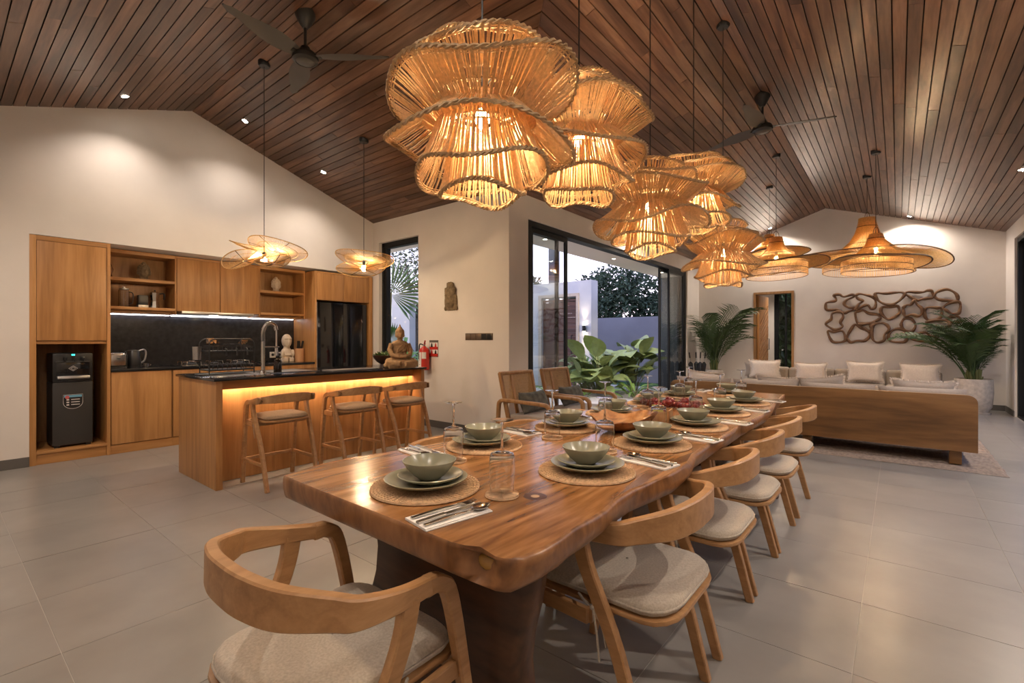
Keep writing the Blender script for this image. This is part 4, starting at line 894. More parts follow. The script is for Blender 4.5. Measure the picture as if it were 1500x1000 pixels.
def mk_side(): return obj('side_plate', dish([(0, 0), (.055, 0), (.06, .003), (.09, .015), (.0995, .021), (.1005, .023), (.098, .0245), (.087, .019), (.06, .008), (0, .006)]), SAGE, smooth=50)
def mk_bowl(): return obj('bowl', dish([(0, 0), (.032, 0), (.036, .004), (.054, .018), (.074, .042), (.083, .0575), (.083, .0595), (.080, .060), (.070, .042), (.05, .021), (.032, .008), (0, .007)]), SAGE, smooth=50)
def mk_glass(): return obj('wine_glass', dish([(.0345, 0), (.0375, .035), (.0385, .07), (.036, .095), (.022, .112), (.008, .119), (.0042, .126), (.0038, .16), (.0038, .195), (.006, .204), (.034, .2095), (.0345, .2115), (.02, .2125), (0, .2125)]+[], 30), GLASS, smooth=50)
def mk_glass():
    pr = [(.0335, .0), (.0345, .0), (.037, .035), (.0385, .075), (.0378, .100), (.034, .111), (.022, .1155), (.009, .119), (.0044, .126), (.0038, .16), (.0040, .194), (.007, .203), (.034, .2085), (.0345, .2105), (.02, .2115), (0, .2115)]
    inner = [(0, .1125), (.02, .112), (.032, .108), (.0366, .099), (.0375, .075), (.036, .035), (.0335, 0)]
    return obj('wine_glass', MB().lathe(inner+pr[1:], 30), GLASS, smooth=50)
def mk_napkin():
    m = MB(); m.box(-.052, -.102, 0, .052, .102, .0035); m.box(-.052, -.102, .0036, .050, .102, .006)
    o = obj('napkin', MB().box(-.052, -.102, 0, .052, .102, .0035), NAPK, bevel=.001); obj('fold', MB().box(-.052, -.102, .0036, .048, .1, .0062), NAPK, o, bevel=.001); return o
def mk_knife(): return obj('knife', MB().sweep([(0, -.105, .004), (0, -.02, .004)], .012, .006, (1, 0, 0)).sweep([(0, -.02, .003), (.001, .04, .003), (.002, .085, .003), (-.003, .105, .003)], [.014, .017, .014, .004], .0025, (1, 0, 0)), STEEL, smooth=40)
def mk_fork():
    m = MB().sweep(bez([(0, -.10, .003), (0, -.03, .006), (0, .03, .005), (0, .05, .004)], 4), [.011]*5+[.008]*4+[.007]*3+[.014], .004, (1, 0, 0)).sweep([(0, .048, .004), (0, .062, .003)], .022, .003, (1, 0, 0))
    for k in range(4): m.tube([(-.009+.006*k, .06, .003), (-.009+.006*k, .08, .003), (-.009+.006*k, .10, .008)], [.002, .0018, .001], 5)
    return obj('fork', m, STEEL, smooth=40)
def mk_spoon():
    m = MB().sweep(bez([(0, -.10, .003), (0, -.03, .006), (0, .03, .005), (0, .052, .005)], 4), [.011]*5+[.008]*4+[.006]*3+[.007], .004, (1, 0, 0))
    rows = []
    for rr, z in ((1, .009), (.92, .0105), (.6, .0045), (.1, .0025), (.1, .0005), (.6, .002), (.95, .007), (1, .009)): rows.append([(.021*rr*cos(2*pi*i/20), .075+.030*rr*sin(2*pi*i/20), z) for i in range(20)])
    m.grid(rows, True); return obj('spoon', m, STEEL, smooth=50)
jr = random.Random(5)
for (sx_, sy_, rz, d) in SETS:
    def at(r, f): return (sx_+r*cos(rz)-f*sin(rz), sy_+r*sin(rz)+f*cos(rz))
    j = lambda s_: jr.uniform(-s_, s_)
    put('placemat', 'round woven cane placemat at '+d, 'placemat', 'woven placemats on the table', mk_mat, (sx_, sy_, ZT), rz+j(1))
    z = ZT+.0145; p = at(.004+j(.006), -.004)
    put('dinner_plate', 'sage green dinner plate at '+d, 'plate', 'dinner plates on the placemats', mk_plate, (*p, z), rz)
    p = at(.004+j(.008), .006+j(.006)); put('side_plate', 'sage green side plate at '+d, 'plate', 'side plates on the dinner plates', mk_side, (*p, z+.0068), rz)
    p = at(.004+j(.006), .004+j(.006)); put('bowl', 'sage green bowl at '+d, 'bowl', 'bowls on the side plates', mk_bowl, (*p, z+.0138), rz)
    p = at(.235 if rz == 0 else (.30 if rz > 0 else .265), .088 if rz else .09)
    put('coaster', 'small round cane coaster at '+d, 'coaster', 'cane coasters under the glasses', mk_coaster, (*p, ZT), rz)
    put('wine_glass', 'upside down wine glass at '+d, 'glass', 'upside down wine glasses', mk_glass, (*p, ZT+.0145), rz)
    p = at(.232 if rz == 0 else .25, -.118); nz = rz-.12+j(.05)
    put('napkin', 'folded white napkin with cutlery at '+d, 'napkin', 'folded white napkins', mk_napkin, (*p, ZT), nz)
    for kind, dx, mk in (('fork', -.030, mk_fork), ('knife', 0.0, mk_knife), ('spoon', .030, mk_spoon)):
        q = (p[0]+dx*cos(nz)-.004*sin(nz), p[1]+dx*sin(nz)+.004*cos(nz))
        put(kind, 'steel %s on the napkin at ' % kind+d, kind, {'fork': 'forks on the napkins', 'knife': 'knives on the napkins', 'spoon': 'spoons on the napkins'}[kind], mk, (*q, ZT+.0063), nz+j(.08))
# centre of the table
t = thing('wooden_bowl', 'rough carved root wood bowl in the middle of table', 'bowl', (-1.10, 2.27, ZT))
m = MB(); rr = random.Random(3); rows = []
for rad, z in ((.0, 0), (.07, 0), (.12, .018), (.165, .05), (.185, .072), (.172, .076), (.14, .05), (.09, .022), (0, .016)):
    rows.append([(rad*1.05*(1+.10*sin(3*a+.5)+.06*sin(5*a))*cos(a)*.72, rad*1.25*(1+.08*sin(2*a+1)+.05*sin(7*a))*sin(a), z*(1+.22*sin(2*a+.6)+.1*sin(5*a)) if z > .02 else z) for a in [2*pi*i/40 for i in range(40)]])
m.grid(rows, True); obj('shell', m, wood('root_wood', (.13, .05, .018), (.30, .13, .045), (.48, .25, .10), 'y', 14, 4, .45, .2, 0, .8), t, smooth=60)
t = thing('table_box', 'small open wooden box with yellow card beyond the root bowl', 'box', (-1.03, 2.58, ZT), .2)
BW = TEAK['x']
for nm, bb_ in (('base', (-.06, -.06, 0, .06, .06, .008)), ('side_panel', (-.06, -.06, .008, -.052, .06, .075)), ('side_panel', (.052, -.06, .008, .06, .06, .075)), ('side_panel', (-.052, -.06, .008, .052, -.052, .075)), ('side_panel', (-.052, .052, .008, .052, .06, .075))): obj(nm, MB().box(*bb_), BW, t)
obj('card', MB().box(-.045, .0, .01, .02, .012, .095), plain('yellow_green', (.42, .38, .05), .6), t)
FR = plain('red_fruit_skin', (.13, .007, .007), .28, noise=.5, nscale=40, rand=.35)
fm = None; fr_ = random.Random(8)
spots = []
for k in range(34):
    u = k/33; lay = k % 3; spots.append((-1.33+.33*u+fr_.uniform(-.03, .03), 3.10+.16*u+fr_.uniform(-.09, .09), .024+(.022 if lay == 2 else 0)))
fruit0 = None
for k, (x, y, z) in enumerate(spots):
    if fruit0 is None:
        m = MB().ball((0, 0, 0), (.027, .021, .021), 12, 8)
        for q in range(40):
            d = Vector((fr_.gauss(0, 1), fr_.gauss(0, 1), fr_.gauss(0, 1))).normalized(); p = Vector((d.x*.027, d.y*.021, d.z*.021)); s_ = d.orthogonal().normalized()*.003; m.add([p+s_, p-s_, p+d*.008+s_*2], [(0, 1, 2)])
        fruit0 = obj('fruit', m, FR, smooth=60); tag(fruit0, 'small glossy red fruit heaped beyond the wooden box', 'fruit', 'red fruits heaped on the table'); o = fruit0
    else: o = dup(fruit0, (0, 0, 0), 0, fruit0['label'])
    o.location = (x, y, ZT+z); o.rotation_euler = (fr_.uniform(-.5, .5), fr_.uniform(-.4, .4), fr_.uniform(0, 3))
# ------------------------------------------------------------------ pendant lamps
BULBM = emis('bulb_glow', BULB, 620)
def bulb(t, r=.026):
    obj('socket', MB().lathe([(0, .03), (.016, .03), (.018, .075), (.006, .085), (0, .085)], 14), BLACKP, t, smooth=40)
    obj('bulb', MB().lathe([(0, -.035), (r*.6, -.031), (r*.95, -.015), (r, 0), (r*.8, .018), (.013, .03), (0, .03)], 16), BULBM, t, smooth=60)
def hang(t, z, x, y, top):
    zc = zceil(x, y)-z-.004
    obj('cord', MB().tube([(0, 0, top), (0, 0, zc)], .0035, 6), BLACKM, t); obj('canopy', MB().lathe([(0, zc-.028), (.045, -.028+zc), (.055, zc-.012), (.055, zc+.02), (0, zc+.02)], 24), BLACKM, t, smooth=40)
def ruffle(t, r0, z0, r1, z1, amp, k, ph, n, sd, p=1.5, w=.0033):
    r_ = random.Random(sd); m = MB()
    def pt(a, u, jit=0):
        rr = r1*(1+.05*sin((k-1)*a+ph*1.7)); zz = z1+amp*sin(k*a+ph)+amp*.5*sin(a+ph)+amp*.3*sin((k+1)*a+2*ph)
        r = r0+(rr-r0)*u; z = z0+(zz-z0)*(1-(1-u)**p)+.008*sin(pi*u)*sin(k*a*2+ph); return Vector((r*cos(a), r*sin(a), z))
    for i in range(n):
        a = 2*pi*(i+r_.uniform(-.35, .35))/n; a2 = a+r_.gauss(0, .014); e0 = r_.uniform(-.01, .02)
        m.tube([pt(a+(a2-a)*u, max(0, u+e0*(1-u)))*1.0 for u in (0, .25, .5, .75, 1)], w*r_.uniform(.7, 1.35), 3, cap=False)
    for u in (.9, .94): m.tube([pt(2*pi*i/60, u) for i in range(60)], .0022, 4, closed=True)
    ru = obj('ruffle', m, RATTAN, t, kind='stuff')
    br = MB(); N_ = 160
    for s_ in (0, pi):
        P = []
        for i in range(N_):
            a = 2*pi*i/N_; c = pt(a, 1); th = a*34+s_; rad = Vector((cos(a), sin(a), 0)); P.append(c+rad*.005*cos(th)+Vector((0, 0, .005*sin(th))))
        br.tube(P, .0048, 4, closed=True)
    obj('braided_rim', br, RATTAND, ru, smooth=70, kind='stuff')
    wr = MB()
    wr.tube([pt(2*pi*i/60, 0) for i in range(60)], .004, 5, closed=True); obj('inner_ring', wr, RATTAND, ru)
def chandelier(x, y, z, lab, src=None, rz=0):
    if src is None:
        t = thing('rattan_pendant', lab, 'pendant lamp', (0, 0, 0), 0, 'rattan pendants above the dining table')
        bulb(t)
        ruffle(t, .125, .12, .190, .225, .012, 3, .4, 100, 1, 1.1)
        ruffle(t, .165, .06, .268, .155, .016, 3, 2.0, 140, 2, 1.05)
        ruffle(t, .150, -.045, .332, .090, .026, 3, .9, 185, 3, 1.05)
        ruffle(t, .155, .03, .322, -.115, .026, 3, 3.4, 180, 4, 1.2)
        ruffle(t, .150, .01, .238, -.205, .016, 3, 1.2, 120, 5, 1.35)
        ruffle(t, .115, -.05, .155, -.275, .014, 3, 5.0, 84, 6, 1.3)
        sp_ = MB()
        for a in range(3): sp_.tube([(0, 0, .10), (.115*cos(a*2.09), .115*sin(a*2.09), .17)], .003, 5)
        obj('frame_wire', sp_, BLACKM, t, kind='stuff')
    else:
        t = src.copy(); C.objects.link(t); t['label'] = lab
        for ch in src.children:
            if ch.name.split('.')[0] in ('cord', 'canopy'): continue
            c = ch.copy(); C.objects.link(c); c.parent = t
            for g in ch.children: d = g.copy(); C.objects.link(d); d.parent = c
    t.location = (x, y, z); t.rotation_euler = (0, 0, rz); hang(t, z, x, y, .08); return t
LX = -1.165
# cords run straight up the ridge line
ch1 = chandelier(LX, 1.266, 2.02, 'big ruffled rattan pendant nearest the camera, above the table')
chandelier(LX, 1.937, 2.165, 'second ruffled rattan pendant from the near end of table', ch1, 1.1)
chandelier(LX, 2.764, 2.03, 'third ruffled rattan pendant, above the middle of table', ch1, 2.3)
chandelier(LX, 3.555, 2.30, 'fourth and highest ruffled rattan pendant along the table', ch1, 3.7)
chandelier(LX, 4.31, 1.965, 'fifth and farthest ruffled rattan pendant along the table', ch1, 5.1)
def hat(x, y, z, lab, R, hc, rd, hd, zb, tilt, rz, sd):
    # z = bulb height; hc crown top above bulb; zb brim level below bulb
    t = thing('woven_hat_pendant', lab, 'pendant lamp', (x, y, z), rz, 'woven hat pendants over the sofas')
    bulb(t); r_ = random.Random(sd); Mt = Matrix.Rotation(tilt, 3, 'X')
    prof = [(.058*R/.5*.8+.02, hc), (.075*R/.5*.7+.03, hc*.72), (.15*R/.5*.8, hc*.28), (R*.52, zb*.55), (R*.75, zb*.92), (R, zb)]
    bp_ = bez([(a, 0, b) for a, b in prof], 4)
    def pt(a, i):
        p = bp_[i]; u = i/(len(bp_)-1); wv = .045*R*sin(2*a+sd)*u**4+.03*R*sin(3*a+sd*2)*u**4; rr = p.x*(1+.06*sin(3*a+sd)*u**3)
        return Vector((rr*cos(a), rr*sin(a), p.z+wv+(rr*sin(a)*math.tan(tilt)*u**2)))
    m = MB(); n = 150
    for k in range(n):
        a = 2*pi*k/n; m.tube([pt(a+r_.uniform(-.006, .006), i) for i in range(0, len(bp_), 2)], .0034, 3, cap=False)
    for k in range(n):
        a = 2*pi*(k+.5)/n; m.tube([pt(a, i) for i in range(10, len(bp_), 2)], .0034, 3, cap=False)
    for k in range(26): m.tube([pt(2*pi*q/50, min(len(bp_)-1, int(8+k*12/25))) for q in range(50)], .0018, 3, closed=True) if k % 4 == 0 else None
    obj('crown', m, HATM, t, kind='stuff')
    obj('brim_edge', MB().tube([pt(2*pi*q/70, len(bp_)-1) for q in range(70)], .009, 5, closed=True), WIREM, t, smooth=70)
    for i in (4, 9): obj('crown_band', MB().tube([pt(2*pi*q/50, i)*1.01 for q in range(50)], .005, 5, closed=True), WIREM, t, smooth=70)
    m = MB(); nd = 96
    for k in range(nd):
        a = 2*pi*k/nd; c = Vector((rd*cos(a), rd*sin(a), zb*.95+.5*rd*sin(a)*math.tan(tilt))); m.tube([c, c+Vector((0, 0, -hd))], .003, 4, cap=False)
    obj('drum_strands', m, HATM, t, kind='stuff')
    for q_ in (0, .5, 1): obj('drum_ring', MB().tube([(rd*cos(2*pi*q/56), rd*sin(2*pi*q/56), zb*.95+.5*rd*sin(2*pi*q/56)*math.tan(tilt)-hd*q_) for q in range(56)], .0045, 5, closed=True), WIREM, t, smooth=70)
    obj('top_loop', MB().tube([(.05*cos(a), 0, hc+.09*sin(a)) for a in [pi*k/12 for k in range(13)]], .004, 5), WIREM, t)
    hang(t, z, x, y, .08)
hat(-.218, 7.633, 2.36, 'front woven hat pendant of the right pair over sofa', .52, .21, .37, .15, -.14, radians(5), 2.2, 1)
hat(-.358, 8.865, 2.56, 'larger rear woven hat pendant of the right pair over sofa', .90, .48, .56, .20, -.14, radians(5), 2.2, 2)
hat(-1.357, 7.694, 2.41, 'front woven hat pendant of the left pair over sofa', .62, .28, .39, .17, -.12, radians(-4), .9, 3)
hat(-1.66, 8.845, 2.75, 'rear woven hat pendant of the left pair over sofa', .55, .22, .36, .14, -.12, radians(-4), .9, 4)
# kitchen pendants: overlapping wavy discs
def petal(t, c, a_, b_, nrm, roll, sd, wv=.03, nst=90):
    nn = Vector(nrm).normalized(); u = Vector((.777, .63, 0)); u = (u-nn*u.dot(nn)).normalized(); v = nn.cross(u); u, v = u*cos(roll)+v*sin(roll), v*cos(roll)-u*sin(roll); c = Vector(c)
    def pt(an, q): return c+u*(a_*q*cos(an))+v*(b_*q*sin(an))+nn*(wv*q*q*sin(2*an+sd)+.03*q*q)
    m = MB()
    for k in range(nst): an = 2*pi*k/nst; m.tube([pt(an, .12), pt(an, .55), pt(an, 1)], .0016, 3, cap=False)
    pe = obj('petal', m, HATM, t, kind='stuff')
    for q in (.35, .68): obj('hoop', MB().tube([pt(2*pi*k/48, q) for k in range(48)], .0026, 5, closed=True), HATM, pe, smooth=70)
    obj('rim', MB().tube([pt(2*pi*k/60, 1) for k in range(60)], .005, 6, closed=True), HATM if nrm[2] > .97 else RATTAND, pe, smooth=70)
    for k in range(6): an = 2*pi*(k+.3)/6; obj('rib', MB().tube([pt(an, .1), pt(an, 1)], .0032, 5), WIREM, pe)
RT = Vector((.777, .63, 0)); FW = Vector((-.63, .777, 0)); UP = Vector((0, 0, 1))
def pos(r, f, u_): return RT*r+FW*f+UP*u_
t = thing('cane_petal_pendant', 'flat petal cane pendant over left end of the island', 'pendant lamp', (-4.777, 2.072, 1.99), 0, 'petal pendants above the island')
bulb(t); petal(t, pos(.09, .08, .10), .27, .27, tuple(FW*.30+UP+RT*.08), 0, .4, .015); petal(t, pos(-.20, .10, .13), .18, .17, tuple(FW*.02+UP+RT*.20), .1, 1.5, .01); petal(t, pos(-.13, -.10, -.02), .19, .20, tuple(-FW*.72+UP), 0, 2.6, .015); petal(t, pos(.15, -.12, -.05), .155, .16, tuple(-FW*.55+UP+RT*.05), .2, .2, .015); hang(t, 1.99, -4.777, 2.072, .08)
t = thing('cane_petal_pendant', 'clam shaped cane pendant over right end of the island', 'pendant lamp', (-4.78, 3.184, 2.045), 0, 'petal pendants above the island')
bulb(t); petal(t, pos(-.0, .03, .09), .33, .30, tuple(FW*.22+UP+RT*.05), 0, 1.2, .02, 110); petal(t, pos(.0, -.05, -.01), .28, .28, tuple(-FW*.62+UP), 0, .2, .02, 110); hang(t, 2.045, -4.78, 3.184, .08)
# ------------------------------------------------------------------ ceiling fans and downlights
def fan(x, y, zc, zh, angs, lab):
    t = thing('ceiling_fan', lab, 'fan', (x, y, zh), 0, None); d = zc-zh
    obj('canopy', MB().lathe([(0, d+.02), (.078, d+.02), (.078, d-.03), (.05, d-.09), (.022, d-.13), (0, d-.13)], 28), FAN, t, smooth=50); obj('rod', MB().tube([(0, 0, .05), (0, 0, d-.1)], .012, 10), FAN, t, smooth=60)
    obj('motor', MB().lathe([(0, .085), (.035, .085), (.05, .05), (.09, .03), (.105, .0), (.10, -.025), (.075, -.04), (.074, -.034), (0, -.036)], 36), FAN, t, smooth=40)
    obj('motor_cap', MB().lathe([(0, -.045), (.066, -.042), (.073, -.036), (0, -.03)], 30), FANB, t, smooth=50)
    for a in angs:
        rows = []
        for i in range(13):
            u = i/12; L_ = .09+.60*u; w_ = (.05+.045*sin(pi*min(1, u*1.3)))*(1 if u < .9 else max(.15, 1-((u-.9)/.1)**2)) * (1-.35*u); tw = radians(16-7*u)
            row = []
            for s_, th in ((-1, .0), (-.5, .008), (.2, .010), (1, .0), (.2, -.002), (-.5, -.003)): row.append((L_, s_*w_*cos(tw), s_*w_*sin(tw)+th+.005))
            rows.append(row)
        m = MB(); m.grid(rows, True); m.f += [tuple(range(5, -1, -1)), tuple(72+k for k in range(6))]
        b_ = obj('blade', m, FANB, t, smooth=50); b_.rotation_euler = (0, 0, a); obj('blade_arm', MB().box(.06, -.02, -.004, .13, .02, .012), FAN, b_, bevel=.003)
fan(-3.80, 1.977, 3.92, 3.55, [math.atan2(1.299-1.977, -3.651+3.80), math.atan2(2.398-1.977, -3.289+3.80), math.atan2(2.171-1.977, -4.392+3.80)], 'black three blade ceiling fan above the kitchen')
fan(-1.16, 5.815, 3.92, 3.55, [math.atan2(5.994-5.815, -.547+1.16), math.atan2(6.039-5.815, -1.703+1.16), math.atan2(5.082-5.815, -1.189+1.16)], 'black three blade ceiling fan in front of the sofas')
DLM = emis('downlight_lens', (1, .9, .75), 60)
DL = [(-6.079, 1.274, 'kitchen downlight at far left near the kitchen wall', DLP['k']), (-5.972, 2.373, 'middle kitchen downlight near the kitchen wall', DLP['k']), (-5.968, 3.357, 'right kitchen downlight near the window corner', DLP['k']), (.164, 11.40, 'downlight at right of the living room back wall', DLP['b']), (-2.119, 11.36, 'downlight at left of the living room back wall', DLP['b']), (1.114, 7.981, 'downlight at far right over the living room', DLP['r']),
      (1.10, 5.6, 'downlight on right slope near the wooden sofa, out of frame', DLP['r']), (1.08, 3.2, 'downlight on right slope beside the dining table, out of frame', DLP['n']), (1.05, .9, 'downlight on right slope near the camera, out of frame', DLP['n2']), (-.2, .25, 'downlight over the near table end, out of frame', DLP['n2']), (-3.2, 8.0, 'downlight on left slope over the living room near doors', DLP['r']), (-2.6, .1, 'downlight on the near kitchen slope, out of frame', DLP['s']), (-4.4, .1, 'downlight left on the near kitchen slope, out of frame', DLP['s'])]
for x, y, lab, pw in DL:
    z = zceil(x, y)
    if y > YW or x > RX: tl = (0, math.atan(SLW if x < RX else -SLE))
    else: tl = (-math.atan(SKN) if y > RY else math.atan(SKS), 0)
    t = thing('downlight', lab, 'light', (x, y, z), 0, 'recessed ceiling downlights')
    a = Matrix.Rotation(tl[0], 3, 'X') @ Matrix.Rotation(-tl[1], 3, 'Y')
    obj('trim_ring', MB().lathe([(.032, -.002), (.045, -.002), (.046, -.005), (.044, -.007), (.034, -.006)], 24, M=a), FAN, t, smooth=40)
    obj('lens', MB().lathe([(0, -.003), (.032, -.003), (.032, -.0015), (0, -.0015)], 20, M=a), DLM, t)
    s_ = spot(0, 0, -.03, pw[0], pw[1], *pw[2:]); s_.parent = t
# ------------------------------------------------------------------ living room
t = thing('rug', 'shaggy beige rug under the wooden backed sofa', 'rug', (-.9, 7.9, 0))
m = MB(); rr = random.Random(6); nx_, ny_ = 130, 130; rows = []
for j in range(ny_+1):
    row = []
    for i in range(nx_+1):
        x = -1.67+3.34*i/nx_; y = -1.86+3.72*j/ny_; e_ = min(i, nx_-i, j, ny_-j)
        row.append((x+rr.uniform(-.008, .008), y+rr.uniform(-.008, .008), (.004 if e_ == 0 else .022+.012*sin(y*42+.6*sin(x*5))+rr.uniform(-.006, .006))))
    rows.append(row)
m.grid(rows); obj('pile', m, RUGM, t, smooth=80); obj('backing', MB().box(-1.67, -1.86, .001, 1.67, 1.86, .004), TAUPE, t)
t = thing('wooden_back_sofa', 'long sofa with teak panel back turned to the dining table', 'sofa', (-.86, 6.6, .03))
PX0, PX1 = -1.46, 1.44
def rrect(x0, z0, x1, z1, r):
    P = [(x0, z0), (x1, z0)]
    P += [(x1-r+r*cos(a), z1-r+r*sin(a)) for a in [pi/2*k/6 for k in range(7)]]+[(x0+r-r*cos(a), z1-r+r*sin(a)) for a in [pi/2*(6-k)/6 for k in range(7)]]
    return P
obj('back_panel', MB().prism(rrect(PX0, .135, PX1, .672, .075), -.44, -.395, 'y'), SOFAW, t, bevel=.004)
obj('seat_frame', MB().box(PX0+.02, -.394, .14, PX1-.02, .45, .24), SOFAW, t, bevel=.004)
for x in (-1.30, .07, 1.29):
    for y in (-.37, .33): obj('leg', MB().box(x-.045, y, 0, x+.045, y+.09, .138), SOFAW, t, bevel=.003)
for k in range(3): obj('seat_cushion', MB().box(PX0+.03+k*.955, -.38, .243, PX0+.975+k*.955, .45, .40), SOFAF, t, bevel=.04, seg=3)
def cushion(name, lab, cat, loc, w, h, d, mat, rx=0, rz=0, ry=0, fringe=None, pinch=.12, grp=None, tagm=None):
    t = thing(name, lab, cat, loc, 0, grp); t.rotation_euler = (rx, ry, rz); rows = []; N_ = 14
    def P(u, v, s_):
        a = (1-pinch*(1-u*u)*abs(v)**2); b = (1-pinch*(1-v*v)*abs(u)**2); f = max(0, (1-abs(u)**3.2)*(1-abs(v)**3.2))**.5
        return Vector((u*w/2*b, s_*d/2*f+.006*sin(5*u+3*v), h/2+v*h/2*a))
    m = MB()
    for s_ in (1, -1):
        rows = [[P(-1+2*i/N_, -1+2*j/N_, s_) for i in range(N_+1)] for j in range(N_+1)]
        if s_ > 0: rows = rows[::-1]
        m.grid(rows)
    obj('cover', m, mat, t, smooth=80)
    if fringe:
        rr = random.Random(hash(lab) % 999 if False else len(lab)); edge = [(-1+2*i/60, -1) for i in range(60)]+[(1, -1+2*i/40) for i in range(40)]+[(1-2*i/60, 1) for i in range(60)]+[(-1, 1-2*i/40) for i in range(40)]
        m = MB()
        for (u, v) in edge:
            p = P(u, v, 0); o = Vector((u if abs(u) > .99 else 0, 0, v if abs(v) > .99 else 0)).normalized()
            for q in range(2):
                dd = (o+Vector((rr.uniform(-.5, .5), rr.uniform(-.5, .5), rr.uniform(-.5, .5)))).normalized()*.022; s_ = Vector((.004, .003, .002)); m.add([p-o*.004-s_, p-o*.004+s_, p+dd+s_*.7, p+dd-s_*.7], [(0, 1, 2, 3)])
        obj('fringe', m, fringe, t, kind='stuff')
    if tagm: obj('fabric_tag', MB().box(w*.40, -d*.12-.004, h*.62, w*.43, -d*.12, h*.78), BLACKP, t)
    return t
ZS = .43
for i, (x0, x1) in enumerate(((-2.29, -1.61), (-1.59, -.90), (-.865, -.18), (-.165, .525))):
    cushion('back_cushion', 'taupe back cushion along the wooden sofa, '+['leftmost', 'second from left', 'third from left', 'rightmost'][i], 'cushion', ((x0+x1)/2, 6.325, ZS), x1-x0, .315, .16, TAUPE, rx=.03, pinch=.05, grp='back cushions of the wooden backed sofa')
for lab, x0, x1, zt, mt, ry in (('cream fringed pillow at left end of the wooden sofa', -2.22, -1.78, .80, CREAM, .05), ('left taupe pillow with cream fringe on the wooden sofa', -1.38, -.90, .775, TAUPE, .04), ('tilted taupe pillow with cream fringe, mid wooden sofa', -.885, -.43, .80, TAUPE, -.12), ('right taupe pillow with cream fringe on the wooden sofa', -.06, .45, .80, TAUPE, .02)):
    cushion('throw_pillow', lab, 'pillow', ((x0+x1)/2, 6.555, ZS), x1-x0, zt-ZS, .15, mt, rx=.06, ry=ry, fringe=CREAM)
t = thing('long_sofa', 'long low sofa with cream pillows by the back wall', 'sofa', (-.95, 10.85, 0))
obj('base', MB().box(-1.6, -.35, .10, 1.57, .55, .24), SOFAW, t, bevel=.006)
for x in (-1.5, 1.47):
    for y in (-.3, .45): obj('leg', MB().box(x-.04, y-.04, 0, x+.04, y+.04, .098), SOFAW, t)
for k in range(4): obj('seat_cushion', MB().box(-1.58+k*.785, -.35, .243, -.80+k*.785, .30, .41), SOFAF, t, bevel=.04, seg=3)
for k in range(4): obj('back_cushion', MB().box(-1.58+k*.785, .31, .245, -.80+k*.785, .55, .66), SOFAF, t, bevel=.06, seg=3)
for i, (x0, x1, zt) in enumerate(((-2.44, -1.86, .765), (-1.60, -1.06, .73), (-.75, -.20, .78), (.03, .58, .76))):
    cushion('throw_pillow', 'cream fringed pillow on the far sofa, '+['leftmost', 'second from left', 'third from left', 'rightmost'][i], 'pillow', ((x0+x1)/2, 11.02, .44), x1-x0, zt-.40, .16, CREAM, rx=.1, fringe=CREAM, tagm=True)
cushion('throw_pillow', 'taupe pillow half behind leftmost cream pillow of far sofa', 'pillow', (-2.36, 11.14, .44), .42, .30, .1, TAUPE, rx=.03)
